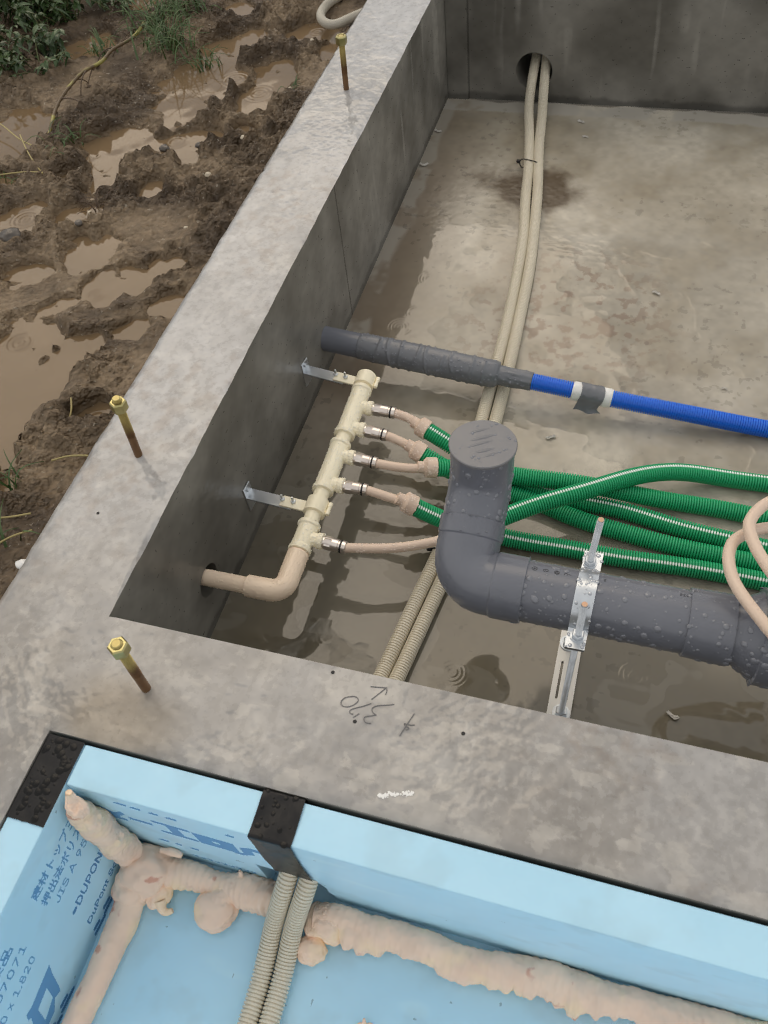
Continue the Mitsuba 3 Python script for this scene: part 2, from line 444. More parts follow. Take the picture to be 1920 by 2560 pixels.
pri('m_xps', c_foamboard, 0.33, 0.45, bump=lambda p, n, uv: fbm(p.x * 60, p.y * 60, p.z * 60, 2), scale=0.0008)
pri('m_ink', (0.095, 0.27, 0.50), 0.5)
pri('m_ink2', (0.065, 0.21, 0.43), 0.5)
pri('m_spray', lambda p, n, uv: mix(mix(mix((0.75, 0.525, 0.405), (0.87, 0.685, 0.535), fbm(p.x * 22, p.y * 22, p.z * 22, 4)), (0.86, 0.68, 0.44), 0.6 * smoothstep(0.5, 0.75, fbm(p.x * 31, p.y * 31, p.z * 31 + 7, 3))), (0.50, 0.16, 0.10), 0.6 * smoothstep(0.70, 0.78, fbm(p.x * 46 + 5, p.y * 46 + 3, p.z * 46, 3)) ),
    0.5, 0.3, bump=lambda p, n, uv: fbm(p.x * 130, p.y * 130, p.z * 130, 3) - 0.3 * smoothstep(0.76, 0.88, noise(p.x * 190, p.y * 190, p.z * 190)), scale=0.0022)
pri('m_btape', (0.014, 0.014, 0.015), 0.34, 0.2, bump=lambda p, n, uv: fbm(p.x * 60, p.y * 60, p.z * 60, 2), scale=0.001)
pri('m_gap', (0.012, 0.012, 0.012), 0.6)


def c_gray(p, n, uv):
    a = fbm(p.x * 30, p.y * 30, p.z * 30, 3)
    return mix((0.120, 0.127, 0.150), (0.146, 0.153, 0.178), a)


pri('m_upvc', c_gray, lambda p, n, uv: 0.18 + 0.14 * fbm(p.x * 25, p.y * 25, p.z * 25, 2), 0.5)
pri('m_gtape', lambda p, n, uv: mix((0.120, 0.126, 0.140), (0.160, 0.166, 0.182), fbm(p.x * 40, p.y * 40, p.z * 40, 2)), 0.30, 0.5,
    bump=lambda p, n, uv: fbm(p.x * 45, p.y * 80, p.z * 80, 2), scale=0.0014)
pri('m_capskin', (0.155, 0.155, 0.165), lambda p, n, uv: 0.22 + 0.1 * fbm(p.x * 60, p.y * 60, 1.0, 2), 0.5)
vcol('m_green', 0.38)
pri('m_blue', (0.012, 0.145, 0.68), 0.34)
pri('m_beige_rib', lambda p, n, uv: mix((0.57, 0.52, 0.41), (0.65, 0.60, 0.49), fbm(p.x * 20, p.y * 20, p.z * 20, 3)), 0.40)
pri('m_mud_rib', lambda p, n, uv: mix((0.33, 0.30, 0.24), (0.48, 0.45, 0.38), fbm(p.x * 20, p.y * 20, p.z * 20, 3)), 0.40)
pri('m_cream', lambda p, n, uv: mix((0.80, 0.725, 0.535), (0.84, 0.775, 0.595), fbm(p.x * 30, p.y * 30, p.z * 30, 2)), 0.32)
pri('m_peach', lambda p, n, uv: mix((0.75, 0.60, 0.45), (0.79, 0.64, 0.49), fbm(p.x * 30, p.y * 30, p.z * 30, 2)), 0.30)
pri('m_pb', lambda p, n, uv: mix((0.60, 0.46, 0.36), (0.65, 0.51, 0.40), fbm(p.x * 30, p.y * 30, p.z * 30, 2)), 0.34)
pri('m_zinc', lambda p, n, uv: mix((0.50, 0.53, 0.56), (0.70, 0.73, 0.76), fbm(p.x * 60, p.y * 60, p.z * 60, 3)), lambda p, n, uv: 0.20 + 0.2 * fbm(p.x * 50, p.y * 50, p.z * 50, 2), 0.5, 0.9)
pri('m_plated', lambda p, n, uv: mix((0.60, 0.52, 0.47), (0.74, 0.68, 0.62), fbm(p.x * 80, p.y * 80, p.z * 80, 2)), 0.24, 0.5, 0.85)
pri('m_paintplate', (0.56, 0.55, 0.52), 0.35, 0.5, 0.25)
pri('m_copper', (0.55, 0.34, 0.22), 0.5, 0.5, 0.4)
pri('m_blackrub', (0.012, 0.012, 0.013), 0.4)
pri('m_white', (0.72, 0.72, 0.70), 0.35)
pri('m_scrap', (0.42, 0.40, 0.36), 0.25)
pri('m_yzinc', lambda p, n, uv: mix((0.34, 0.30, 0.12), (0.52, 0.47, 0.24), fbm(p.x * 90, p.y * 90, p.z * 90, 3)), 0.28, 0.5, 0.85)
pri('m_bolt', lambda p, n, uv: mix((0.44, 0.36, 0.14), mix((0.20, 0.11, 0.05), (0.10, 0.055, 0.03), fbm(p.x * 120, p.y * 120, p.z * 60, 2)),
                                  smoothstep(0.075, 0.045, p.z + 0.03 * (fbm(p.x * 60, p.y * 60, p.z * 40, 2) - 0.5))), 0.34, 0.5, 0.55)
pri('m_pencil', (0.15, 0.145, 0.145), 0.6)
pri('m_print', (0.03, 0.03, 0.035), 0.5)
pri('m_scratch', (0.5, 0.5, 0.5), 0.5)
pri('m_leaf', lambda p, n, uv: mix((0.018, 0.038, 0.010), (0.060, 0.105, 0.032), noise(p.x * 23, p.y * 23, p.z * 23)), 0.38, 0.5)
pri('m_grass', lambda p, n, uv: mix((0.028, 0.060, 0.014), (0.085, 0.14, 0.040), noise(p.x * 40, p.y * 40, p.z * 17)), 0.40, 0.5)
pri('m_stem', (0.10, 0.11, 0.04), 0.5)
pri('m_stalk', lambda p, n, uv: mix((0.10, 0.065, 0.03), (0.27, 0.24, 0.06), smoothstep(0.4, 0.55, fbm(p.x * 25, p.y * 25, p.z * 25, 2))), 0.45)
pri('m_straw', (0.33, 0.27, 0.11), 0.5)
pri('m_deadleaf', (0.075, 0.045, 0.025), 0.5)
pri('m_stone', lambda p, n, uv: mix((0.05, 0.04, 0.032), (0.10, 0.085, 0.07), fbm(p.x * 60, p.y * 60, p.z * 60, 3)), 0.35)
pri('m_pebble', (0.46, 0.40, 0.30), 0.45)
pri('m_drop_grey', (0.165, 0.172, 0.195), 0.03, 0.6)
pri('m_drop_cream', (0.80, 0.76, 0.63), 0.05, 0.5)
pri('m_drop_peach', (0.78, 0.635, 0.485), 0.05, 0.5)
pri('m_drop_pink', (0.72, 0.60, 0.51), 0.07, 0.5)
pri('m_drop_black', (0.006, 0.006, 0.006), 0.22, 0.2)
pri('m_drop_zinc', (0.45, 0.47, 0.50), 0.05, 0.5, 0.7)

# ------------------------------------------------------------------ the setting: floor, ground, puddles
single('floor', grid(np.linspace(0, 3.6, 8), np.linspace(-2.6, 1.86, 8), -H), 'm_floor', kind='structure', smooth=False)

E1, E2 = A(0.962, 0.272), A(-0.272, 0.962)
PUD = [(-0.654, 1.63, 0.111, 0.102), (-0.653, 1.504, 0.07, 0.072), (-0.456, 1.671, 0.057, 0.075), (-0.45, 1.568, 0.05, 0.059), (-0.428, 1.43, 0.024, 0.033), (-0.576, 1.362, 0.079, 0.049),
       (-0.552, 1.294, 0.024, 0.052), (-0.743, 1.333, 0.081, 0.067), (-0.725, 1.234, 0.033, 0.096), (-1.052, 1.363, 0.066, 0.111), (-1.031, 1.269, 0.039, 0.046), (-0.567, 1.14, 0.034, 0.034),
       (-0.694, 1.043, 0.04, 0.047), (-0.84, 1.005, 0.05, 0.048), (-0.61, 0.92, 0.049, 0.061), (-0.619, 0.87, 0.027, 0.033), (-0.721, 0.816, 0.043, 0.033), (-0.531, 0.8, 0.036, 0.047),
       (-0.468, 0.863, 0.031, 0.04), (-0.425, 0.9, 0.031, 0.04), (-0.345, 0.772, 0.054, 0.037), (-0.591, 0.728, 0.031, 0.027), (-0.427, 1.91, 0.064, 0.048), (-0.344, 1.801, 0.032, 0.078),
       (-0.712, 2.059, 0.044, 0.054), (-0.595, 1.872, 0.041, 0.049), (-0.634, 1.779, 0.054, 0.075), (-1.027, 2.059, 0.046, 0.066), (-0.81, 1.175, 0.036, 0.026), (-0.958, 1.128, 0.031, 0.026),
       (-1.121, 1.756, 0.059, 0.059), (-1.031, 1.803, 0.044, 0.059), (-0.614, 0.615, 0.055, 0.08), (-0.528, 0.453, 0.051, 0.11), (-0.479, 0.631, 0.044, 0.035), (-0.508, 0.561, 0.033, 0.04),
       (-0.449, 0.291, 0.017, 0.044), (-0.357, 0.486, 0.036, 0.033), (-0.405, 0.691, 0.029, 0.032), (-0.493, 0.49, 0.042, 0.045), (-0.492, 0.368, 0.027, 0.035), (-0.60, 0.40, 0.06, 0.09), (-0.68, 0.54, 0.06, 0.08)]


def nz(X, Y, f, o, seed): return meshkit.fbm(np.stack([X * f, Y * f, np.full(X.shape, seed * 1.37)], -1), o, seed)


def mud_z(X, Y):
    wx = X + 0.11 * (nz(X, Y, 11, 4, 1) - 0.5)
    wy = Y + 0.11 * (nz(X, Y, 11, 4, 2) - 0.5)
    m = np.full(X.shape, -3.0)
    for cx, cy, a, b in PUD:
        u = ((wx - cx) * E1[0] + (wy - cy) * E1[1]) / a
        v = ((wx - cx) * E2[0] + (wy - cy) * E2[1]) / b
        m = np.maximum(m, 1 - np.sqrt(u * u + v * v))
    m = np.where(m > -1.2, m, -1.2) + 0.9 * (nz(X, Y, 32, 4, 3) - 0.5) + 0.5 * (nz(X, Y, 6, 2, 13) - 0.5)
    big = nz(X, Y, 5, 3, 4) - 0.4
    lump = np.abs(nz(X, Y, 24, 3, 5) - 0.5) * 2
    lump2 = np.maximum(nz(X, Y, 48, 3, 6) - 0.48, 0) * 2
    crumb = np.maximum(nz(X, Y, 105, 2, 7) - 0.45, 0)
    rough = np.clip((nz(X, Y, 6, 3, 8) - 0.36) * 4, 0.15, 1.2)
    ridge = np.exp(-((X + 0.235) / 0.085) ** 2) * np.clip(0.3 + 1.2 * (nz(X, Y, 6, 2, 9) - 0.35), 0, 1)
    ridge = np.maximum(ridge, np.exp(-(((X + 0.38) / 0.10) ** 2 + ((Y - 0.42) / 0.07) ** 2)))
    rough = np.maximum(rough, ridge)
    bil = 1 - np.abs(2 * nz(X, Y, 62, 2, 10) - 1)
    bil2 = 1 - np.abs(2 * nz(X, Y, 34, 2, 11) - 1)
    h = 0.006 + 0.026 * big + rough * (0.024 * lump2 + 0.012 * (1 - lump) ** 2 + 0.014 * crumb + 0.016 * (bil - 0.6) + 0.014 * (bil2 - 0.6)) + 0.034 * ridge
    h = np.maximum(h, 0.002 + 0.010 * (bil - 0.55) * rough + 0.004 * lump2)
    s = np.clip((m + 0.56) / 0.55, 0, 1)
    s = s * s * (3 - 2 * s)
    h = h * (1 - s) - (0.006 - 0.010 * np.maximum(nz(X, Y, 55, 3, 14) - 0.60, 0) * 4) * s
    return MUD + h


gx, gy = np.arange(-1.80, -0.1499, 0.005), np.arange(-0.20, 2.60, 0.005)
ground = [grid(gx, gy, mud_z)]
zl = MUD + 0.02
for x0, x1, y0, y1 in [(-40, -1.795, -40, 40), (-1.805, -0.15, -40, -0.195), (-1.805, -0.15, 2.595, 40), (-0.15, 40, 1.885, 40), (3.6, 40, -40, 1.885), (-0.15, 3.6, -40, -2.6)]:
    ground.append(grid(A(x0, x1), A(y0, y1), zl))
single('ground', cat(ground), 'm_mud', kind='structure', smooth=40)

# puddle water: the level sheet only where the mud dips below it
px_, py_ = np.arange(-1.80, -0.1499, 0.01), np.arange(-0.20, 2.60, 0.01)
pm = grid(px_, py_, MUD)
zz = mud_z(pm.vertices[:, 0], pm.vertices[:, 1])
keep = (zz[pm.faces] < MUD + 0.006).any(axis=1)
pm.update_faces(keep)
pm.remove_unreferenced_vertices()
single('water', pm, 'm_puddle', kind='structure', smooth=False)

# ------------------------------------------------------------------ the concrete foundation
def worn(man, edge):
    """Refines the cast wall and wears its upper edges unevenly."""
    t = to_tri(man.refine_to_length(0.011))
    v = np.array(t.vertices)
    e = edge(v)
    k = meshkit.fbm(v * 42, 3, 5) ** 2
    v[:, 2] -= e * (0.0006 + 0.0045 * k)
    t.vertices = v
    return t


left = mbox((-0.15, -2.6, -0.45), (0, L + 0.15, 0)) + mbox((-0.001, -0.1482, -0.45), (3.6, 0, 0))
left -= mcyl((-0.12, 0.178, -0.203), (0.05, 0.178, -0.203), 0.027, 36)
left -= mcyl((-0.12, 0.7376, -0.221), (0.05, 0.7376, -0.221), 0.0235, 40)
left -= mcyl((0.288, 0.03, -0.232), (0.288, -0.18, -0.14), 0.046, 36)


def edge_l(v):
    top = np.abs(v[:, 2]) < 1e-5
    e = (np.abs(v[:, 0]) < 2e-3) & ((v[:, 1] > -1e-4) | (v[:, 1] < -0.148)) | (np.abs(v[:, 0] + 0.15) < 1e-5)
    e |= (np.abs(v[:, 1]) < 1e-5) & (v[:, 0] > 0) | (np.abs(v[:, 1] + 0.1482) < 1e-5) & (v[:, 0] > 0)
    return top & e


found = thing('concrete_foundation', 'wet grey cast concrete foundation wall, T-shaped, with a taller run at the back', 'foundation')
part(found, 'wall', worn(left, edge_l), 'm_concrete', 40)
far = mbox((0.001, L, -0.45), (3.6, L + 0.15, 0)) + mbox((0.001, L - 0.005, -0.45), (0.055, L + 0.01, 0))
far -= mcyl((0.2195, L - 0.05, -0.213), (0.2195, L + 0.135, -0.213), 0.045, 40)
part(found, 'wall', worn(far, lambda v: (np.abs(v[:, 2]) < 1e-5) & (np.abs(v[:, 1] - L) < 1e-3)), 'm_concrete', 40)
# pencilled figures on the near wall top, as the builder wrote them (upside down from here)
PEN = [[(525, 318), (600, 322), (690, 325)], [(690, 325), (640, 390), (595, 450)], [(690, 325), (706, 350), (710, 395)],
       [(300, 480), (320, 445), (370, 430), (430, 432), (465, 460), (455, 500), (410, 530), (360, 535), (315, 515), (300, 480)],
       [(610, 490), (520, 530), (450, 555), (430, 578), (450, 602), (480, 605)], [(535, 598), (495, 640)],
       [(840, 490), (740, 505), (660, 520), (640, 545), (670, 585), (710, 605)], [(710, 605), (640, 620), (602, 640), (620, 670), (660, 690), (695, 690)],
       [(1075, 575), (1048, 690), (1025, 800)], [(1125, 685), (1060, 685), (1015, 678), (1050, 705), (1085, 715), (1060, 740)]]


def pen3(a, b):   # metres on the wall top
    return A(0.3396 + (a - 525) * 1.0806e-4 - (b - 318) * 0.155e-4 * 1.0, -0.0146 + (a - 525) * 0.21e-4 - (b - 318) * 1.20e-4, 0.0006)


for st in PEN:
    P = np.array([pen3(*q) for q in st])
    part(found, 'pencil_mark', tube(spline(P, 0.002), 0.00055, 6), 'm_pencil')
for x, y in [(0.2928, -0.0079), (0.3344, -0.0577), (0.4513, -0.0431), (-0.0867, 0.139)]:
    part(found, 'nail_hole', lathe((x, y, -0.001), (x, y, 0.0006), [(0, 0.0022), (0.0014, 0.0022), (0.0016, 0.0018)], 12), 'm_gap')
g = np.random.default_rng(77)
sm = shapely.union_all([Point(0.382 + 0.034 * u + g.normal(0, .0015), -0.1285 + 0.012 * u + g.normal(0, .0013)).buffer(0.0005 + 0.0011 * g.random(), 5) for u in g.random(70)])
part(found, 'paint_smear', cat([trimesh.creation.extrude_polygon(q, 0.0006, engine='earcut').apply_translation((0, 0, 0.0002)) for q in sm.geoms]), 'm_white')

# ------------------------------------------------------------------ anchor bolts
for (x, y, lx, ly, stick), lab in zip([(-0.0781, 1.2185, .004, .0015, .0), (-0.0778, 0.2428, .0065, .0064, .006), (0.0881, -0.0771, .0025, .0038, .003)],
                                     ['rusty anchor bolt far up the left wall, its nut flush with the rod end', 'anchor bolt halfway along the left wall, rod end standing proud of its nut', 'anchor bolt standing on the near corner where the two walls meet']):
    t = thing('anchor_bolt', lab, 'bolt', 'anchor bolts standing on the wall tops')
    top = A(x + lx, y + ly, 0.104 + stick)
    base = A(x, y, -0.02)
    d = (top - base) / np.linalg.norm(top - base)
    Lg = np.linalg.norm(top - base)
    u = np.arange(0, 0.078, 0.0005)
    prof = [(0, 0.0056), (Lg - 0.072, 0.0056)] + [(Lg - 0.072 + k * 0.0022 + o, r) for k in range(32) for o, r in ((0.0, 0.0059), (0.0008, 0.0059), (0.0011, 0.0050), (0.0017, 0.0050))] + [(Lg - 0.0008, 0.0056), (Lg, 0.0046)]
    part(t, 'threaded_rod', lathe(base, top, prof, 20), 'm_bolt', 30)
    n0 = top - d * (0.0155 + stick)
    ring = man_of(hexnut(n0, d, 0.0195, 0.0155)) - mcyl(n0 + d * 0.0125, n0 + d * 0.03, 0.0068, 20)
    part(t, 'nut', to_tri(ring), 'm_yzinc', 25)

# ------------------------------------------------------------------ beige ribbed conduits
SHL = [[0.2142, 1.80, -0.205], [0.2164, 1.7256, -0.235], [0.2199, 1.6744, -0.265], [0.2349, 1.5944, -0.2785], [0.2528, 1.496, -0.2785], [0.267, 1.4026, -0.2785], [0.2778, 1.3138, -0.2785], [0.2963, 1.1893, -0.2785], [0.307, 1.0729, -0.2785], [0.3142, 0.9581, -0.2785], [0.3185, 0.86, -0.2785], [0.3209, 0.7233, -0.2785], [0.3225, 0.60, -0.2785], [0.322, 0.47, -0.2785], [0.3146, 0.3459, -0.2785], [0.3041, 0.2707, -0.2785], [0.2926, 0.1864, -0.2785], [0.2826, 0.1064, -0.274],
       [0.279, 0.03, -0.238], [0.277, -0.07, -0.178], [0.2765, -0.15, -0.149], [0.2755, -0.2005, -0.157], [0.2641, -0.247, -0.206], [0.2637, -0.296, -0.2275], [0.2654, -0.3494, -0.2275], [0.268, -0.44, -0.2275], [0.272, -0.60, -0.2275]]
SHR = [[0.2409, 1.79, -0.20], [0.2497, 1.7038, -0.245], [0.2578, 1.641, -0.272], [0.2685, 1.5472, -0.2785], [0.2824, 1.4513, -0.2785], [0.3032, 1.3171, -0.2785], [0.3182, 1.1924, -0.2785], [0.3301, 1.0762, -0.2785], [0.3366, 0.9614, -0.2785], [0.342, 0.84, -0.2785], [0.3455, 0.7276, -0.2785], [0.347, 0.60, -0.2785], [0.346, 0.47, -0.2785], [0.3381, 0.3416, -0.2785], [0.3285, 0.2677, -0.2785], [0.3167, 0.1831, -0.2785], [0.3065, 0.1064, -0.274],
       [0.303, 0.03, -0.238], [0.3015, -0.07, -0.178], [0.301, -0.15, -0.149], [0.3005, -0.2015, -0.157], [0.2886, -0.2434, -0.204], [0.2876, -0.2895, -0.2275], [0.2890, -0.3434, -0.2275], [0.292, -0.44, -0.2275], [0.297, -0.60, -0.2275]]
for pts, lab in ((SHL, 'left one of two beige ribbed conduits coming out of the back wall'), (SHR, 'right one of two beige ribbed conduits coming out of the back wall')):
    m, _ = corrugated(pts, 0.0116, 0.0043, 0.0021, 24, groove=0.40)
    single('ribbed_conduit', m, 'm_beige_rib', lab, 'conduit', 'pair of beige ribbed conduits', smooth=50)
for c, dirv, lab in (((0.2635, 1.437, -0.2785), (0.0150, -0.004), 'thin black cable tie round the two beige conduits near the back wall'), ((0.326, 0.345, -0.2785), (0.0150, -0.003), 'thin black cable tie round the beige conduits behind the grey elbow')):
    t = thing('cable_tie', lab, 'cable tie')
    d = A(*dirv, 0); d /= np.linalg.norm(d)
    up = A(0, 0, 1)
    a = np.linspace(0, np.pi, 14)
    w = 0.0122
    loop = [A(*c) - d * w + (-d * np.sin(b) * w + up * np.cos(b) * -w) for b in a] + [A(*c) + d * w + (d * np.sin(b) * w + up * np.cos(b) * w) for b in a]
    loop.append(loop[0])
    part(t, 'strap', tube(np.array(loop), 0.0013, 8), 'm_blackrub')
    h = A(*c) - d * (2 * w + 0.004) + up * 0.003
    part(t, 'buckle', rbox(h - 0.0035, h + 0.0035, 0.001), 'm_blackrub')

# coil of the same conduit lying outside in the mud
coil = [[-0.12, 2.09, -0.19], [-0.22, 2.04, -0.195], [-0.29, 1.985, -0.20], [-0.3269, 1.94, -0.20], [-0.365, 1.906, -0.20], [-0.398, 1.925, -0.198], [-0.415, 1.981, -0.196], [-0.4025, 2.04, -0.195], [-0.36, 2.10, -0.195], [-0.28, 2.16, -0.195]]
m, _ = corrugated(coil, 0.0122, 0.0042, 0.0009, 22)
single('ribbed_conduit', m, 'm_mud_rib', 'bent end of a grey-beige ribbed conduit lying in the mud behind the left wall', 'conduit', smooth=50)

# ------------------------------------------------------------------ blue conduit in its taped sleeve
bc = thing('blue_conduit', 'bright blue ribbed conduit leaving a taped grey sleeve in the left wall', 'conduit')
ax = [[-0.06, 0.741, -0.2175], [0.0, 0.7376, -0.221], [0.1492, 0.7295, -0.230], [0.3387, 0.719, -0.240], [0.3979, 0.7165, -0.243], [0.4714, 0.7119, -0.247], [0.5405, 0.7089, -0.252], [0.6705, 0.7072, -0.262], [0.8029, 0.7053, -0.272], [0.95, 0.704, -0.2745], [1.3, 0.70, -0.2745]]
allp = spline(ax, 0.0015)
m, _ = corrugated(allp[(allp[:, 0] > 0.37) & (allp[:, 0] < 0.490)][::4], 0.0151, 0.0040, 0.0030, 26, groove=0.42)
part(bc, 'ribbed_sheath', m, 'm_blue', 50)
m, _ = corrugated(allp[(allp[:, 0] > 0.520)][::4], 0.0151, 0.0040, 0.0030, 26, groove=0.42)
part(bc, 'ribbed_sheath', m, 'm_blue', 50)
cp = allp[(allp[:, 0] > 0.4705) & (allp[:, 0] < 0.5405)]
rr = np.full(len(cp), 0.0170); rr[:2] = 0.0162; rr[-2:] = 0.0162
part(bc, 'coupling', tube(cp, rr, 32), 'm_white', 40)
sp = allp[allp[:, 0] < 0.10]
part(bc, 'sleeve_pipe', tube(sp, 0.0232, 40), 'm_upvc', 40)


def sleeve_r(x, a, v):
    r = np.interp(x, [0.07, 0.0715, 0.10, 0.18, 0.30, 0.328, 0.3345, 0.338, 0.36, 0.392, 0.398], [0.0236, 0.0246, 0.0252, 0.0258, 0.0252, 0.0248, 0.0225, 0.0176, 0.0168, 0.0164, 0.0158])
    return r


tp = allp[(allp[:, 0] > 0.07) & (allp[:, 0] < 0.399)]


def wr(s, a, v, d):
    x = v[..., 0]
    lap = np.zeros(x.shape)
    for x0, sl in ((0.105, .5), (0.135, -.3), (0.152, .2), (0.178, .6), (0.205, -.2), (0.228, .4), (0.258, -.5), (0.285, .3), (0.31, .1)):
        lap = lap + 0.0017 * np.exp(-(((x - x0) - sl * 0.02 * np.cos(a)) / 0.0025) ** 2) * (meshkit.noise(v * 55, 3) > 0.35)
    end = np.clip((x - 0.335) / 0.01, 0, 1)
    return lap + 0.0007 * (meshkit.fbm(v * 90, 2, 4) - 0.5) + end * 0.0040 * (meshkit.fbm(np.stack([v[..., 0] * 60 + v[..., 1] * 160, v[..., 1] * 160, v[..., 2] * 150], -1), 2, 9) - 0.42)


sl = tube(tp, sleeve_r(tp[:, 0], 0, 0), 56, disp=wr)
part(bc, 'tape_sleeve', sl, 'm_gtape', 50)
part(bc, 'water_drops', drops(cat(tube(allp[(allp[:, 0] > 0.003) & (allp[:, 0] < 0.07)], 0.0232, 40), sl), 650, 0.0009, 0.0026, lambda p, n: (n[:, 2] > -0.35) & (p[:, 0] > 0.003), seed=3), 'm_drop_grey', True, kind='stuff')
# crumpled tape patch over the coupling, with a loose flap
ua, va = np.linspace(0, 1, 30), np.linspace(0, 1, 34)
U, V = np.meshgrid(ua, va, indexing='ij')
x0 = 0.4840 + U * 0.040 + 0.004 * np.sin(V * 5)
ang = np.radians(150) - V * np.radians(215)
cy = np.interp(x0, [0.47, 0.54], [0.712, 0.709]); cz = np.interp(x0, [0.47, 0.54], [-0.247, -0.252])
rr = 0.0178 + 0.0016 * meshkit.fbm(np.stack([U * 7, V * 9, U * 0], -1), 3, 2)
yy = cy + rr * np.cos(ang); z_ = cz + rr * np.sin(ang)
fl = np.clip((V - 0.66) / 0.34, 0, 1)
yy = np.where(fl > 0, cy - rr * 0.93 - 0.010 * fl + 0.004 * np.sin(U * 9) * fl, yy)
yy = np.where(V <= 0.66, cy + rr * np.cos(np.radians(150) + V / 0.66 * np.radians(-150 + 200) - np.radians(0)), yy)
angv = np.radians(60) + V / 0.66 * np.radians(125)
yy = np.where(V <= 0.66, cy + rr * np.cos(angv), cy - rr * 0.995 - 0.006 * fl * fl + 0.003 * np.sin(U * 8) * fl)
z_ = np.where(V <= 0.66, cz + rr * np.sin(angv), cz - rr * 0.09 - 0.020 * fl)
pv = np.stack([x0 + 0.003 * fl * (meshkit.noise(np.stack([U * 3, V * 8, U], -1), 5) - 0.5) * 3, yy, z_], -1)
pt = grid(ua, va, 0.0); pt.vertices = pv.reshape(-1, 3)
part(bc, 'tape_patch', pt, 'm_gtape', True)

# ------------------------------------------------------------------ the cream water manifold
mf = thing('pipe_manifold', 'cream plastic pipe manifold with five branch outlets fixed along the left wall', 'pipe manifold')
HX = lambda y: 0.1240 - 0.010 * (y - 0.1775)
hp = lambda y: A(HX(y), y, -0.193)
HZ = -0.193
part(mf, 'inlet_pipe', lathe((-0.10, 0.176, HZ), (0.085, 0.177, HZ), [(0, 0.0128), (0.185, 0.0128)], 36), 'm_peach')
_, arc, _ = bend((0.066, 0.177, HZ), (0.1242, 0.1775, HZ), hp(0.252), 0.021, 16)
ep = np.vstack([[A(0.066, 0.177, HZ), A(0.0675, 0.177, HZ), A(0.09, 0.1772, HZ)], arc, [hp(0.215), hp(0.2475), hp(0.249)]])
er = np.full(len(ep), 0.0168); er[0] = er[-1] = 0.0150
part(mf, 'elbow', tube(ep, er, 40), 'm_peach', 40)
part(mf, 'header_pipe', lathe(hp(0.24), hp(0.625), [(0, 0.0126), (0.385, 0.0126)], 36), 'm_cream')


def tee(y0, y1, outs):
    a, b = hp(y0), hp(y1)
    n = np.linalg.norm(b - a)
    body = lathe(a, b, [(0, 0.0150), (0.0008, 0.0176), (0.007, 0.0180), (0.0095, 0.0160), (n - 0.0095, 0.0160), (n - 0.007, 0.0180), (n - 0.0008, 0.0176), (n, 0.0150)], 40)
    ms = [body]
    for y in outs:
        p = hp(y)
        ms.append(lathe(p, p + A(0.031, 0.0, -0.001), [(0, 0.0112), (0.021, 0.0112), (0.0225, 0.0128), (0.0302, 0.0130), (0.031, 0.0120)], 32))
    return ms


OUT = [(0.5565, 0.5562), (0.507, 0.5049), (0.4453, 0.4440), (0.3863, 0.3880), (0.2769, 0.2750)]
tees = []
for y0, y1, outs in ((0.4872, 0.5975, (0.5565, 0.507)), (0.3675, 0.4715, (0.4453, 0.3863)), (0.2500, 0.3050, (0.2769,))):
    ms = tee(y0, y1, outs)
    tees += ms
    part(mf, 'tee', cat(ms), 'm_cream', 35)
part(mf, 'end_cap', lathe(hp(0.602), hp(0.6345), [(0, 0.0145), (0.001, 0.0162), (0.025, 0.0162), (0.030, 0.0150), (0.0325, 0.0115)], 40), 'm_cream', 30)
for y, y2 in OUT:
    p = hp(y) + A(0.031, 0, -0.001)
    q = A(0.192, y2, -0.196)
    d = (q - p) / np.linalg.norm(q - p)
    n = np.linalg.norm(q - p)
    k = part(mf, 'outlet_fitting', lathe(p - d * 0.003, q, [(0, 0.0092), (0.0065, 0.0092), (0.0066, 0.0100), (n - 0.010, 0.0100), (n - 0.0095, 0.0088), (n - 0.007, 0.0088), (n - 0.0065, 0.0101), (n + 0.002, 0.0101), (n + 0.003, 0.0085)], 30), 'm_plated', 30)
    part(k, 'hex_collar', hexnut(p + d * 0.003, d, 0.0192, 0.0125), 'm_plated', 25)
    part(k, 'black_ring', lathe(q - d * 0.0095, q - d * 0.0068, [(0, 0.0104), (0.0027, 0.0104)], 30), 'm_blackrub', 30)
part(mf, 'water_drops', drops(cat(tees), 1800, 0.0006, 0.0017, lambda p, n: (n[:, 2] > -0.5), flat=0.6, seed=5, power=1.5), 'm_drop_cream', True, kind='stuff')
part(mf, 'water_drops', drops(cat(tube(ep, er, 40), lathe((0.0, 0.1765, HZ), (0.066, 0.177, HZ), [(0, 0.0128), (0.066, 0.0128)], 36)), 700, 0.0006, 0.0015, lambda p, n: (n[:, 2] > -0.5), flat=0.5, seed=6, power=1.5), 'm_drop_peach', True, kind='stuff')

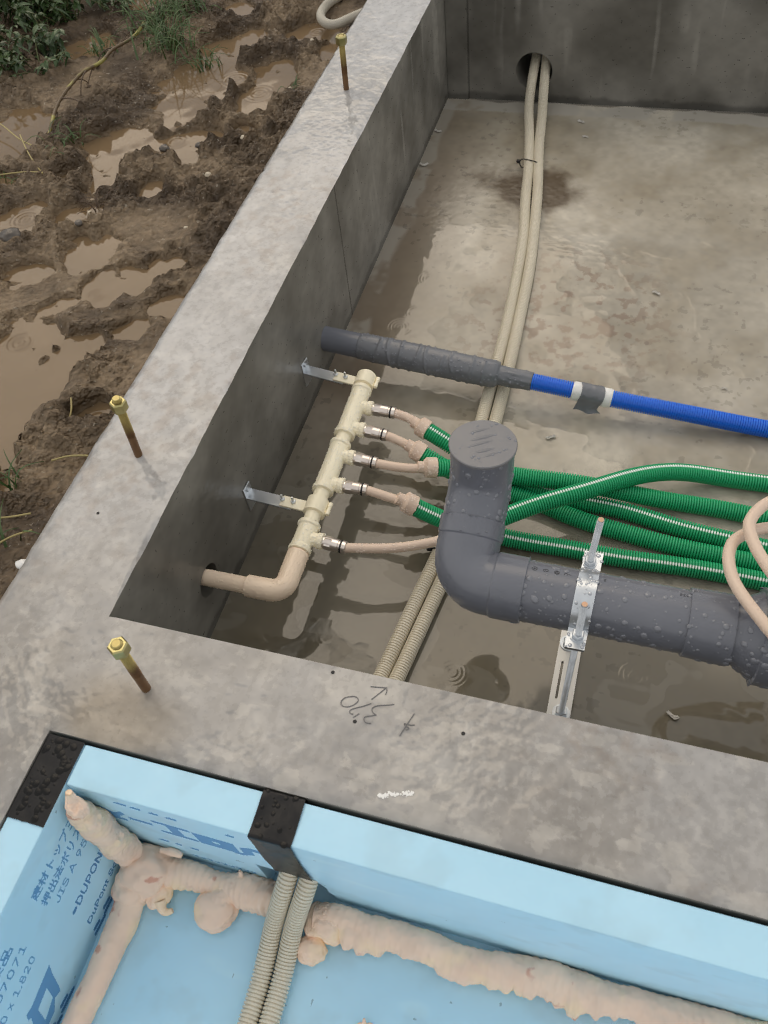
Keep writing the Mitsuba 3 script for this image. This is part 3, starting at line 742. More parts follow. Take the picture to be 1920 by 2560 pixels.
# brackets that carry the manifold
for y, yc, lab in ((0.631, 0.616, 'small galvanised angle bracket holding the far end of the cream manifold'), (0.344, 0.3365, 'small galvanised angle bracket holding the cream manifold near its elbow')):
    t = thing('pipe_bracket', lab, 'bracket', 'galvanised brackets along the left wall')
    zb = -0.1985
    arm = cat(rbox((0.0, y - 0.011, zb - 0.0015), (0.082, y + 0.011, zb + 0.001), 0.0008), rbox((0.0005, y - 0.011, zb - 0.034), (0.003, y + 0.011, zb + 0.020), 0.0008))
    rot = trimesh.transformations.rotation_matrix(math.atan2(yc - y, 0.10), (0, 0, 1), (0, y, 0))
    R_ = lambda m: m.copy().apply_transform(rot)
    part(t, 'angle_arm', R_(arm), 'm_zinc', 30)
    part(t, 'clamp_tongue', R_(rbox((0.062, y - 0.010, zb + 0.001), (0.107, y + 0.010, zb + 0.005), 0.001)), 'm_cream')
    for bx in (0.064, 0.083):
        k = part(t, 'bolt', R_(lathe((bx, y + 0.001, zb), (bx, y + 0.001, zb + 0.018), [(0, 0.0022), (0.017, 0.0022), (0.018, 0.0015)], 12)), 'm_zinc')
        part(k, 'nut', R_(hexnut((bx, y + 0.001, zb + 0.0055), (0, 0, 1), 0.0075, 0.004)), 'm_zinc', 25)
    part(t, 'wall_screw', R_(hexnut((0.003, y, zb + 0.012), (1, 0, 0), 0.0075, 0.003)), 'm_zinc', 25)
    a, b = hp(yc - 0.0135), hp(yc + 0.0135)
    part(t, 'clamp_ring', lathe(a, b, [(0, 0.0155), (0.0006, 0.0178), (0.0264, 0.0178), (0.027, 0.0155)], 40), 'm_cream', 30)
    hx = HX(yc) + 0.0205
    lat = lathe((hx + 0.001, yc - 0.012, HZ + 0.001), (hx + 0.001, yc + 0.012, HZ + 0.001), [(0, 0.0012), (0.0008, 0.0036), (0.0080, 0.0040), (0.0084, 0.0031), (0.0152, 0.0031), (0.0156, 0.0040), (0.0232, 0.0036), (0.024, 0.0012)], 18)
    part(t, 'latch', lat, 'm_cream', 40)

# ------------------------------------------------------------------ green conduits with the inner hot-water pipes
GREEN, WHITE = (0.020, 0.36, 0.150), (0.85, 0.90, 0.87)
G = [
    ([[0.2481, 0.5383, -0.205], [0.2974, 0.5232, -0.22], [0.3572, 0.5134, -0.25], [0.4162, 0.5082, -0.270], [0.5199, 0.4925, -0.2755], [0.5764, 0.4893, -0.2755], [0.6681, 0.4738, -0.2755], [0.7346, 0.466, -0.2755], [0.8102, 0.4601, -0.2755], [1.2, 0.43, -0.2755]],
     [[0.190, 0.5562, -0.196], [0.2223, 0.5499, -0.2], [0.2481, 0.5383, -0.205]], 0.15, 'green ribbed conduit from the farthest manifold outlet, white line on top, running under the others'),
    ([[0.2516, 0.4872, -0.205], [0.2938, 0.4801, -0.225], [0.3537, 0.4810, -0.255], [0.4416, 0.4785, -0.2745], [0.525, 0.4564, -0.2757], [0.5814, 0.4474, -0.2757], [0.6448, 0.4389, -0.2757], [0.7062, 0.4337, -0.2757], [0.7808, 0.4310, -0.2757], [0.84, 0.428, -0.2757], [1.2, 0.40, -0.2757]],
     [[0.190, 0.5049, -0.196], [0.2224, 0.4974, -0.2], [0.2516, 0.4872, -0.205]], 2.4, 'plain green ribbed conduit from the second manifold outlet, lying between two white-lined ones'),
    ([[0.2808, 0.4602, -0.205], [0.31, 0.471, -0.213], [0.3592, 0.4887, -0.23], [0.412, 0.5007, -0.244], [0.5163, 0.5096, -0.250], [0.5724, 0.513, -0.258], [0.6639, 0.5198, -0.272], [0.7242, 0.5225, -0.2755], [0.8088, 0.5182, -0.2755], [1.2, 0.50, -0.2755]],
     [[0.190, 0.4440, -0.196], [0.2531, 0.4489, -0.2], [0.2808, 0.4602, -0.205]], 3.0, 'plain green ribbed conduit from the middle manifold outlet, second from the back at the right'),
    ([[0.2656, 0.3804, -0.205], [0.3134, 0.3837, -0.235], [0.3664, 0.3926, -0.262], [0.4179, 0.3963, -0.2745], [0.5158, 0.3968, -0.2757], [0.5879, 0.3963, -0.2757], [0.6741, 0.4000, -0.2757], [0.7425, 0.4010, -0.2757], [0.8114, 0.399, -0.2757], [1.2, 0.37, -0.2757]],
     [[0.190, 0.3880, -0.196], [0.2385, 0.3822, -0.2], [0.2656, 0.3804, -0.205]], 0.32, 'white-lined green ribbed conduit nearest the big grey drain pipe'),
    ([[0.3667, 0.3644, -0.224], [0.4181, 0.4072, -0.224], [0.4686, 0.4403, -0.2205], [0.5217, 0.473, -0.221], [0.5862, 0.5249, -0.236], [0.66, 0.568, -0.255], [0.75, 0.5866, -0.2745], [0.8068, 0.5889, -0.2757], [1.2, 0.56, -0.2757]],
     [[0.190, 0.2750, -0.196], [0.2604, 0.2923, -0.2], [0.3195, 0.3246, -0.21], [0.3404, 0.3415, -0.216], [0.3667, 0.3644, -0.224]], -0.15, 'white-lined green ribbed conduit arching over the others to the back right')]
for i, (gp, ip, st, lab) in enumerate(G):
    t = thing('green_conduit', lab, 'conduit', 'green conduits on the floor')
    m, col = corrugated(gp, 0.0146, 0.0042, 0.0032, 40, groove=0.44, stripe=(st, 0.16), base=GREEN, white=WHITE)
    part(t, 'ribbed_sheath', m, 'm_green', True, color=col)
    pp = spline(ip, 0.003)
    part(t, 'inner_pipe', tube(pp, 0.0076, 22), 'm_pb', True)
    e = pp[-1]; d = spline(gp, 0.002)[4] - e; d /= np.linalg.norm(d)
    part(t, 'end_reducer', lathe(e - d * 0.026, e + d * 0.006, [(0, 0.0082), (0.0006, 0.0096), (0.0100, 0.0100), (0.0135, 0.0150), (0.0150, 0.0166), (0.0315, 0.0170), (0.032, 0.0158)], 32), 'm_pb', 30)
    src = tube(pp, 0.0076, 22)
    part(t, 'water_drops', drops(cat(src, lathe(e - d * 0.026, e + d * 0.006, [(0, 0.0096), (0.0100, 0.0100), (0.0150, 0.0166), (0.032, 0.0168)], 32)), 330, 0.0006, 0.0016, lambda p, n: n[:, 2] > -0.3, seed=20 + i, power=1.4), 'm_drop_pink', True, kind='stuff')

# ------------------------------------------------------------------ the big grey drain pipe
dp = thing('drain_pipe', 'thick dark grey drain pipe with a capped upturned elbow, wet with rain', 'drain pipe')
PZ, PR = -0.055, 0.0385
PY = lambda x: 0.1765 - 0.006 * (x - 0.45)
pa = lambda x: A(x, PY(x), PZ)
C0 = pa(0.398)
d1 = A(0.006, 0.895, 0.445); d1 /= np.linalg.norm(d1)
C1 = C0 + d1 * 0.128
d2 = A(0.02, 0.10, 1.0); d2 /= np.linalg.norm(d2)
CAP = C1 + d2 * 0.066
_, arc, _ = bend(pa(0.50), C0, C0 + d1 * 0.2, 0.033, 18)
d0 = (pa(0.5) - C0) / np.linalg.norm(pa(0.5) - C0)
ep = np.vstack([[pa(0.4790), pa(0.4782), pa(0.46), pa(0.441), pa(0.4385)], arc, [C0 + d1 * 0.052, C0 + d1 * 0.054, C0 + d1 * 0.076, C0 + d1 * 0.0768]])
er = np.r_[[0.0395, 0.0418, 0.0420, 0.0420, 0.0402], np.full(len(arc), 0.0402), [0.0402, 0.0416, 0.0418, 0.0396]]
elb = tube(ep, er, 56)
part(dp, 'elbow', elb, 'm_upvc', 30)
pipe = lathe(pa(0.45), pa(0.70), [(0, PR), (0.25, PR)], 64)
part(dp, 'pipe', pipe, 'm_upvc')
_, arc2, _ = bend(C0 + d1 * 0.05, C1, CAP, 0.055, 10)
stub = tube(np.vstack([[C0 + d1 * 0.06], arc2, [C1 + d2 * 0.045, C1 + d2 * 0.0645]]), np.r_[0.0395, np.full(len(arc2), 0.0400), 0.0400, 0.0405], 56)
part(dp, 'upturned_stub', stub, 'm_upvc', 40)


def capskin(s, a, v, d): return 0 * v[..., 0]


cp_ = lathe(CAP - d2 * 0.003, CAP + d2 * 0.0022, [(0, 0.0405), (0.0005, 0.0420), (0.0040, 0.0424), (0.0052, 0.0414)], 64)
k = part(dp, 'end_cap', cp_, 'm_capskin', 30)
# creases pulled across the taped cap
ca = np.cross(d2, A(0.83, 0.55, 0)); ca /= np.linalg.norm(ca)
cb = np.cross(ca, d2)
cr = []
g = np.random.default_rng(11)
for o, l0, l1, w in ((-0.023, -0.016, 0.018, .0013), (-0.012, -0.024, 0.016, .0018), (-0.001, -0.032, 0.022, .0015), (0.010, -0.024, 0.030, .0019), (0.021, -0.018, 0.024, .0014)):
    tt = np.linspace(0, 1, 22)
    w *= 2.0
    P = CAP + d2 * (0.0022 - 0.70 * w) + np.outer(l0 + (l1 - l0) * tt, cb) + np.outer(o + 0.0012 * np.sin(tt * 3 + o * 300), ca)
    cr.append(tube(P, w * np.sin(np.pi * (0.04 + 0.92 * tt)) ** 0.5, 8))
part(k, 'tape_crease', cat(cr), 'm_capskin', True)
collar = lathe(pa(0.670), pa(0.722), [(0, 0.0395), (0.0008, 0.0416), (0.046, 0.0428), (0.0515, 0.0428), (0.052, 0.0395)], 64)
part(dp, 'collar', collar, 'm_upvc', 30)
red = lathe(pa(0.71), pa(1.15), [(0, 0.0395), (0.018, 0.0400), (0.030, 0.0470), (0.040, 0.0520), (0.0405, 0.0575), (0.085, 0.0580), (0.0855, 0.0555), (0.44, 0.0555)], 64)
part(dp, 'reducer', red, 'm_upvc', 30)
wet = cat(elb, pipe, stub, collar, red)
okd = lambda p, n: (n[:, 2] > -0.75) & (p[:, 0] < 0.85) & ~((p[:, 0] > 0.535) & (p[:, 0] < 0.566))
part(dp, 'water_drops', drops(wet, 2600, 0.0010, 0.0044, okd, flat=0.40, seed=8, power=2.6), 'm_drop_grey', True, kind='stuff')
part(dp, 'water_drops', drops(cp_, 60, 0.0006, 0.0020, lambda p, n: n[:, 2] > 0.8, seed=9), 'm_drop_grey', True, kind='stuff')


def on_pipe(mesh, x0, ang, r, flip=1):
    """Wraps flat marks (x along the pipe, y round it) onto the pipe skin."""
    v = np.array(mesh.vertices)
    th = ang + flip * v[:, 1] / r
    rr = r + v[:, 2]
    X = x0 + v[:, 0]
    mesh = mesh.copy()
    mesh.vertices = np.stack([X, PY(X) + rr * np.cos(th), PZ + rr * np.sin(th)], 1)
    mesh.fix_normals()
    return mesh


def strokes(polys, w, depth=0.0003):
    s = shapely.union_all([LineString(p).buffer(w / 2) for p in polys])
    return cat([trimesh.creation.extrude_polygon(q, depth, engine='earcut') for q in getattr(s, 'geoms', [s])])


circ = lambda r, cx=0, n=20: [(cx + r * math.cos(a), r * math.sin(a)) for a in np.linspace(0, 2 * np.pi, n)]
AN = math.radians(72)
marks = [(0.487, [circ(0.0032), [(-0.0016, 0), (0.0016, 0)], [(0, -0.0014), (0, 0.0014)]]),
         (0.5005, [[(-0.003, -0.0012), (-0.0028, 0.0016), (-0.001, 0.002), (0, 0.0005), (0.001, 0.002), (0.0028, 0.0016), (0.003, -0.0012), (0.0012, -0.0018), (-0.0012, -0.0018), (-0.003, -0.0012)]]),
         (0.514, [circ(0.0030), [(-0.0022, 0.0012), (0.0022, 0.0012), (0, -0.0022), (-0.0022, 0.0012)]]),
         (0.526, [[(-0.0026, 0.0018), (-0.0026, -0.0014), (0.0005, -0.0014)], [(0.0005, 0.0018), (0.0005, -0.0014)], [(0.002, 0), (0.005, 0)]])]
for x, st in marks:
    part(dp, 'printed_mark', on_pipe(strokes(st, 0.0007), x, AN, PR), 'm_print')
tx = meshkit.text_mesh('025', 0.0042, 0.0003)
tx.apply_transform(trimesh.transformations.rotation_matrix(math.pi, (0, 0, 1)))
part(dp, 'printed_mark', on_pipe(tx, 0.668, AN, PR), 'm_print')
tx = meshkit.text_mesh('5', 0.0042, 0.0003); tx.apply_transform(trimesh.transformations.rotation_matrix(math.pi, (0, 0, 1)))
part(dp, 'printed_mark', on_pipe(tx, 0.573, AN, PR), 'm_print')

# pipe support: base plate, two rods, band
ps = thing('pipe_support', 'galvanised pipe clamp on two threaded rods standing on a slotted floor plate', 'pipe support')
pl = mbox((0.527, 0.090, -H), (0.560, 0.262, -H + 0.004))
for xx in (0.5365, 0.5505):
    pl -= m3.Manifold.batch_hull([m3.Manifold.cylinder(0.02, 0.0018, 0.0018, 12).translate((xx, yy, -H - 0.005)) for yy in (0.148, 0.205)])
part(ps, 'base_plate', to_tri(pl), 'm_paintplate', 30)
rods = [((0.5465, 0.1262, -0.287), (0.5522, 0.1268, 0.0240)), ((0.5400, 0.2365, -0.287), (0.5542, 0.2315, 0.0440))]
flz = PZ
rods_m = []
for i, (a, b) in enumerate(rods):
    n = float(np.linalg.norm(A(*b) - A(*a)))
    prof = [(0, 0.0040)]
    s = 0.002
    while s < n - 0.003:
        prof += [(s, 0.0042), (s + 0.0004, 0.0042), (s + 0.0007, 0.0037), (s + 0.0010, 0.0037)]
        s += 0.00125
    prof += [(n - 0.0012, 0.0042), (n, 0.0036)]
    part(ps, 'threaded_rod', lathe(a, b, prof, 16), 'm_zinc', 30)
    d = (A(*b) - A(*a)) / n
    part(ps, 'rod_end', lathe(b, A(*b) + d * 0.0005, [(0, 0.0034), (0.0005, 0.0033)], 16), 'm_copper', 20)
    at = lambda z: A(*a) + d * ((z - a[2]) / d[2])
    part(ps, 'nut', hexnut(at(flz + 0.0040), d, 0.0135, 0.0068), 'm_zinc', 25)
    part(ps, 'washer', lathe(at(flz + 0.0024), at(flz + 0.0040), [(0, 0.0092), (0.0016, 0.0092)], 28), 'm_zinc', 25)
    part(ps, 'nut', hexnut(at(-H + 0.0065), d, 0.0150, 0.0072), 'm_zinc', 25)
    part(ps, 'washer', lathe(at(-H + 0.0042), at(-H + 0.0062), [(0, 0.0125), (0.0020, 0.0125)], 28), 'm_zinc', 25)


def band(sign):
    """Half strap over (1) or under (-1) the pipe, with a flange at each end."""
    r0, r1 = PR + 0.0003, PR + 0.0024
    a = np.linspace(math.radians(6), math.radians(174), 40)
    yc = PY(0.551)
    pts = [(yc + 0.0735, 0.0003), (yc + r0 + 0.002, 0.0003)] + [(yc + r0 * math.cos(t), r0 * math.sin(t)) for t in a] + [(yc - r0 - 0.002, 0.0003), (yc - 0.0665, 0.0003)]
    outer = [(yc - 0.0665, 0.0024), (yc - r1 - 0.003, 0.0024)] + [(yc + r1 * math.cos(t), r1 * math.sin(t)) for t in a[::-1]] + [(yc + r1 + 0.003, 0.0024), (yc + 0.0735, 0.0024)]
    pg = Polygon(pts + outer).buffer(0)
    if pg.geom_type != 'Polygon': pg = max(pg.geoms, key=lambda q: q.area)
    m = trimesh.creation.extrude_polygon(pg, 0.0235, engine='earcut')
    v = np.array(m.vertices)
    m.vertices = np.stack([0.5395 + v[:, 2] + (v[:, 0] - yc) * 0.03, v[:, 0], PZ + sign * v[:, 1]], 1)
    m.fix_normals()
    return m


top_band = band(1)
part(ps, 'upper_strap', top_band, 'm_zinc', 30)
part(ps, 'lower_strap', band(-1), 'm_zinc', 30)
part(ps, 'water_drops', drops(top_band, 260, 0.0007, 0.0028, lambda p, n: n[:, 2] > 0.1, seed=12), 'm_drop_zinc', True, kind='stuff')

# two loops of thin supply pipe
LA = [[1.05, 0.40, 0.015], [0.90, 0.36, 0.02], [0.80, 0.335, 0.02], [0.7611, 0.3255, 0.02], [0.7411, 0.3135, 0.02], [0.7286, 0.2975, 0.02], [0.7213, 0.2765, 0.02], [0.7241, 0.2606, 0.02], [0.7313, 0.2425, 0.02], [0.7435, 0.2214, 0.02], [0.77, 0.185, 0.02], [0.82, 0.14, 0.018], [0.92, 0.10, 0.01], [1.10, 0.08, 0.0]]
LB = [[1.05, 0.36, 0.0], [0.90, 0.325, -0.005], [0.80, 0.307, -0.008], [0.7489, 0.298, -0.008], [0.7352, 0.2907, -0.006], [0.7192, 0.2765, -0.002], [0.7081, 0.2608, 0.002], [0.7037, 0.2423, 0.006], [0.7037, 0.2237, 0.010], [0.7089, 0.2046, 0.010], [0.7188, 0.1863, 0.010], [0.7308, 0.1697, 0.010], [0.7437, 0.1534, 0.010], [0.78, 0.115, 0.008], [0.86, 0.07, 0.004], [1.05, 0.04, -0.01]]
for P, lab in ((LA, 'thin pinkish beige pipe bent in a loop at the right edge, lying on top'), (LB, 'thin pinkish beige pipe looping over the grey drain pipe, under the other loop')):
    t = thing('supply_pipe', lab, 'pipe', 'thin beige pipes looped at the right edge')
    m = tube(spline(P, 0.003), 0.0070, 24)
    part(t, 'pipe', m, 'm_pb', True)
    part(t, 'water_drops', drops(m, 1100, 0.0005, 0.0014, lambda p, n: (n[:, 2] > -0.3) & (p[:, 0] < 0.86), seed=31, power=1.5), 'm_drop_pink', True, kind='stuff')

# ------------------------------------------------------------------ blue insulation boards
XL = 0.0465
ZT = -0.005
def board(lo, hi, cuts=()):
    m = man_of(rbox(lo, hi, 0.0016))
    for c in cuts: m -= c
    return to_tri(m)


fb_floor = single('insulation_board', rbox((XL - 0.01, -1.4, -H + 0.002), (2.2, -0.160, FZ), 0.002), 'm_xps', 'flat blue foam insulation board on the floor between the upright ones', 'insulation board')
bl = thing('insulation_board', 'upright blue foam insulation board at the left with rows of printed writing', 'insulation board')
part(bl, 'board', board((0.0012, -1.4, -H + 0.002), (XL, -0.1525, ZT)), 'm_xps', 30)
bn = thing('insulation_board', 'upright blue foam insulation board behind the corner, with large upside-down printed letters', 'insulation board')
YN0, YN1 = -0.1985, -0.1525
notch = mbox((0.236, -0.3, -0.5), (0.275, -0.1, -0.150))
part(bn, 'board', board((XL + 0.0006, YN0, FZ + 0.0004), (0.2735, YN1, ZT), [notch]), 'm_xps', 30)
br = thing('insulation_board', 'long plain upright blue foam insulation board to the right of the black tape', 'insulation board')
notch2 = man_of(trimesh.creation.extrude_polygon(Polygon([(0.26, -0.5), (0.328, -0.5), (0.325, -0.222), (0.3225, -0.205), (0.318, -0.198), (0.3195, -0.178), (0.3125, -0.158), (0.26, -0.150)]), 0.3, engine='earcut').apply_transform(
    trimesh.transformations.rotation_matrix(math.pi / 2, (1, 0, 0))).apply_translation((0, 0.0, 0)))
part(br, 'board', board((0.2742, YN0 + 0.0006, FZ + 0.0004), (2.2, YN1 - 0.0004, ZT), [notch2]), 'm_xps', 30)


def face_left(m, y, z):    # text on the inner face of the left board, reading away from the camera
    v = np.array(m.vertices); m = m.copy()
    m.vertices = np.stack([np.full(len(v), XL - 0.0001) + v[:, 2], y + v[:, 0], z + v[:, 1]], 1)
    m.fix_normals()
    return m


def face_near(m, x, z):    # text on the face of the near board, upside down
    v = np.array(m.vertices); m = m.copy()
    m.vertices = np.stack([x - v[:, 0], np.full(len(v), YN0 + 0.0001) - v[:, 2], z - v[:, 1]], 1)
    m.fix_normals()
    return m


def fit(m, w, h):
    b = m.bounds
    m.apply_translation((-b[0][0], -b[0][1], 0))
    m.apply_transform(np.diag([w / (b[1][0] - b[0][0]), h / (b[1][1] - b[0][1]), 1, 1]))
    return m


TX = lambda s, w, h, bold=False: fit(meshkit.text_mesh(s, 0.01, 0.0004, bold), w, h)
# strokes in a unit box, x to the right and y up
GL = {
    'to': [[(.35, 1), (.35, 0)], [(.35, .62), (.85, .40)]],
    'tsu': [[(.15, .62), (.25, .40)], [(.45, .68), (.55, .45)], [(.88, .66), (.78, .30), (.40, .05)]],
    'pu': [[(.1, .85), (.78, .85), (.70, .45), (.30, 0)], [(.90, 1.0), (.98, .95), (.92, .88), (.86, .94), (.90, 1.0)]],
    'po': [[(.1, .75), (.9, .75)], [(.5, 1), (.5, 0), (.4, .05)], [(.28, .52), (.1, .18)], [(.72, .52), (.9, .18)], [(.92, 1.02), (1.0, .96), (.94, .90), (.87, .96), (.92, 1.02)]],
    'ri': [[(.25, .95), (.25, .40)], [(.75, 1), (.75, .45), (.60, .15), (.40, 0)]],
    'su': [[(.15, .9), (.80, .9), (.60, .45), (.12, .02)], [(.55, .42), (.92, .02)]],
    'san': [[(.15, .9), (.85, .9)], [(.22, .5), (.78, .5)], [(.1, .05), (.9, .05)]],
    'ken': [[(.42, .92), (.92, .92), (.92, .70), (.42, .70)], [(.34, .81), (1, .81)], [(.42, .57), (.92, .57)], [(.36, .42), (.98, .42)], [(.67, 1), (.67, .22)], [(.05, .88), (.26, .88), (.12, .58), (.28, .55), (.2, .28), (.02, .05)], [(.08, .36), (.4, .08), (1, .02)]],
    'zai': [[(.02, .75), (.45, .75)], [(.25, 1), (.25, 0)], [(.25, .7), (.03, .3)], [(.27, .6), (.44, .42)], [(.5, .75), (1, .75)], [(.8, 1), (.8, .03), (.68, .06)], [(.8, .68), (.5, .2)]],
    'ou': [[(.02, .75), (.38, .75)], [(.22, 1), (.22, .03), (.1, .07)], [(.02, .38), (.4, .52)], [(.48, .95), (.95, .95), (.95, .42), (.48, .42), (.48, .95)], [(.48, .68), (.95, .68)], [(.71, .95), (.71, 0)]],
    'shutsu': [[(.5, 1), (.5, .05)], [(.18, .9), (.18, .55), (.82, .55)], [(.82, .9), (.82, .5)], [(.08, .42), (.08, .05), (.92, .05)], [(.92, .42), (.92, .0)]],
    'hou': [[(.08, .95), (.22, .84)], [(.02, .66), (.18, .55)], [(.02, .05), (.22, .36)], [(.36, .78), (.92, .78)], [(.64, 1), (.64, .50)], [(.28, .50), (1, .50)], [(.60, .5), (.38, .12), (.88, .16)], [(.76, .32), (.95, .03)]],
    'hin': [[(.27, .97), (.73, .97), (.73, .58), (.27, .58), (.27, .97)], [(.05, .42), (.44, .42), (.44, .03), (.05, .03), (.05, .42)], [(.56, .42), (.95, .42), (.95, .03), (.56, .03), (.56, .42)]],
    'sei': [[(.02, .82), (.55, .82)], [(.28, 1), (.28, .52)], [(.05, .66), (.52, .66)], [(.70, .95), (.70, .62)], [(.92, 1), (.92, .55)], [(.02, .45), (.98, .45)], [(.5, .45), (.05, .12)], [(.45, .35), (.45, .02), (.62, .1)], [(.55, .34), (.98, .02)]],
}


def glyphs(seq, w, h, gap=0.12, thick=0.12):
    ms, x = [], 0.0
    cw = w / (len(seq) - gap)
    for g in seq:
        m = strokes([[(x + a * cw * (1 - gap), b * h) for a, b in st] for st in GL[g]], thick * h, 0.0004)
        ms.append(m)
        x += cw
    return cat(ms)


L_ = lambda m, y, z, key='m_ink', label=None: part(bl, 'lettering', face_left(m, y, z), key, 25, label=label)
L_(glyphs(['ken', 'zai', 'to', 'tsu', 'pu', 'san'], 0.088, 0.0150), -0.3085, -0.0600)
L_(glyphs(['ou', 'shutsu', 'hou', 'po', 'ri', 'su'], 0.083, 0.0150), -0.3085, -0.0850)
L_(TX('JIS A 952', 0.080, 0.0125), -0.3010, -0.1085)
L_(TX('DUPONT', 0.070, 0.0150, True), -0.2925, -0.1600, 'm_ink2')
L_(strokes([[(0, .004), (.003, .004)]], 0.006, 0.0004), -0.3010, -0.1570, 'm_ink2')
L_(TX('DuPont Sco', 0.082, 0.0115, True), -0.3045, -0.2065, 'm_ink2')
L_(glyphs(['sei', 'hin'], 0.036, 0.0150), -0.3920, -0.0590)
L_(TX('07071', 0.056, 0.0130), -0.4060, -0.0840)
L_(TX('10 x 1.820', 0.074, 0.0125), -0.4300, -0.1130)
# slanted lozenge emblem
lz = Polygon([(-0.3587, -0.1500), (-0.3655, -0.1675), (-0.3770, -0.1930), (-0.3790, -0.2035), (-0.3860, -0.2000), (-0.4124, -0.2080), (-0.4300, -0.2080), (-0.4190, -0.1850), (-0.4124, -0.1600), (-0.4086, -0.1514), (-0.4016, -0.1545)])
lz = Polygon([(-0.358, -0.150), (-0.366, -0.170), (-0.374, -0.196), (-0.378, -0.2045), (-0.386, -0.1985), (-0.398, -0.2120), (-0.431, -0.2120), (-0.425, -0.195), (-0.4095, -0.163), (-0.4130, -0.160), (-0.4086, -0.1505), (-0.4000, -0.1535)]) - Polygon([(-0.379, -0.168), (-0.386, -0.193), (-0.409, -0.200), (-0.401, -0.171)])
em = trimesh.creation.extrude_polygon(lz, 0.0004, engine='earcut')
part(bl, 'emblem', face_left(em, 0, 0), 'm_ink', 25)
# broken print showing along the foot of the left board
for y0, y1 in ((-0.285, -0.262), (-0.310, -0.290), (-0.395, -0.372), (-0.425, -0.402)):
    L_(strokes([[(0, 0.004), (y1 - y0, 0.001)], [(0.004, 0.012), ((y1 - y0) * .6, 0.010)]], 0.006, 0.0004), y0, -0.236, 'm_ink2')


def boxes(rects):
    s = shapely.union_all([shapely.box(*r) for r in rects if len(r) == 4])
    return cat([trimesh.creation.extrude_polygon(q, 0.0004, engine='earcut') for q in getattr(s, 'geoms', [s])])


N_ = lambda m, x, z, key='m_ink', label=None: part(bn, 'lettering', face_near(m, x, z), key, 25, label=label)
# large letters, drawn upright from their own right-hand corner
hI = 0.046
N_(cat(trimesh.creation.extrude_polygon(Polygon([(0, .046), (.012, .046), (-.004, .034), (-.004, .012), (-.018, .0), (-.030, .0), (-.018, .014), (-.018, .030)]), 0.0004, engine='earcut'),
       boxes([(-.034, .0, -.020, .012)])), 0.2290, -0.0690)
N_(trimesh.creation.extrude_polygon(shapely.box(0, 0, 0.050, 0.041) - shapely.box(0.0205, 0.0150, 0.0300, 0.0250), 0.0004, engine='earcut'), 0.2270, -0.0710)
N_(boxes([(0, 0, .047, .0075), (0, .0385, .047, .046), (.016, .006, .031, .040)]), 0.1745, -0.0670)
N_(boxes([(0, 0, .030, .0085)]), 0.1225, -0.0850)
N_(trimesh.creation.extrude_polygon(Polygon([(0, 0.040), (.022, .040), (.016, .022), (.030, .004), (.022, .0), (.010, .014), (-.004, .0), (-.006, .010), (.006, .024), (.008, .032), (0, .032)]), 0.0004, engine='earcut'), 0.0850, -0.0680)
for x, z, w in ((0.112, -0.0235, .016), (0.1285, -0.0255, .013), (0.150, -0.0265, .012), (0.172, -0.0270, .014), (0.238, -0.030, .010), (0.118, -0.160, .014), (0.135, -0.160, .008), (0.158, -0.160, .012)):
    N_(strokes([[(0, .002), (w * .8, .003)], [(w * .5, .005), (w * .5, 0)], [(w * .1, .006), (w * .95, .0055)]], 0.0022, 0.0004), x, z)
for k in range(9):   # a worn, unreadable line of small print
    N_(strokes([[(0, 0), (0, .006)], [(.002, .0055), (.005, .004 * (k % 2))]], 0.0018, 0.0004), 0.222 - 0.0098 * k, -0.2030)

# black tapes
def sheet(pts_fn, nu, nv):
    u, v = np.linspace(0, 1, nu), np.linspace(0, 1, nv)
    g = grid(u, v, 0.0)
    U, V = g.vertices[:, 0].copy(), g.vertices[:, 1].copy()
    g.vertices = pts_fn(U, V)
    return g


def tape1(U, V):
    x = 0.0003 + U * (XL + 0.0002)
    y = -0.1515 - V * 0.0945 + 0.001 * (meshkit.noise(np.stack([U * 9, V * 0, V], -1), 3) - 0.5) * (V > .98)
    z = ZT + 0.0010 + 0.0006 * meshkit.fbm(np.stack([U * 4, V * 6, U * 0], -1), 3, 3)
    return np.stack([x, y, z], -1)


t1 = thing('black_tape', 'piece of black tape over the corner of the blue boards, beaded with rain', 'tape')
tm = sheet(tape1, 20, 40)
tm.invert()
part(t1, 'tape', tm, 'm_btape', True)
part(t1, 'water_drops', drops(tm, 90, 0.0012, 0.0050, lambda p, n: (n[:, 2] > 0.3) & (p[:, 0] > 0.005) & (p[:, 0] < 0.042) & (p[:, 1] > -0.241) & (p[:, 1] < -0.156), flat=0.13, seed=41, power=1.6), 'm_drop_black', True, kind='stuff')


def tape2(U, V):
    x = 0.2612 + U * 0.0470 + 0.0012 * np.sin(V * 7)
    s = V * (0.012 + 0.047 + 0.139)          # arc length from the gap over the top and down the face
    y = np.where(s < 0.012, YN1 + 0.0035, np.where(s < 0.059, YN1 + 0.0035 - (s - 0.012) * (0.0508 / 0.047), YN0 - 0.0012))
    z = np.where(s < 0.012, ZT - (0.012 - s), np.where(s < 0.059, ZT + 0.0012, ZT + 0.001 - (s - 0.059)))
    k = 0.0022 * np.clip(meshkit.fbm(np.stack([U * 3 + V * 2, V * 9, U * 0], -1), 3, 6) - 0.35, 0, 1)
    top = (s >= 0.010) & (s < 0.061)
    z = z + np.where(top, k * 1.6, 0)
    y = y - np.where(~top & (s > 0.05), k, 0)
    return np.stack([x, y, z], -1)


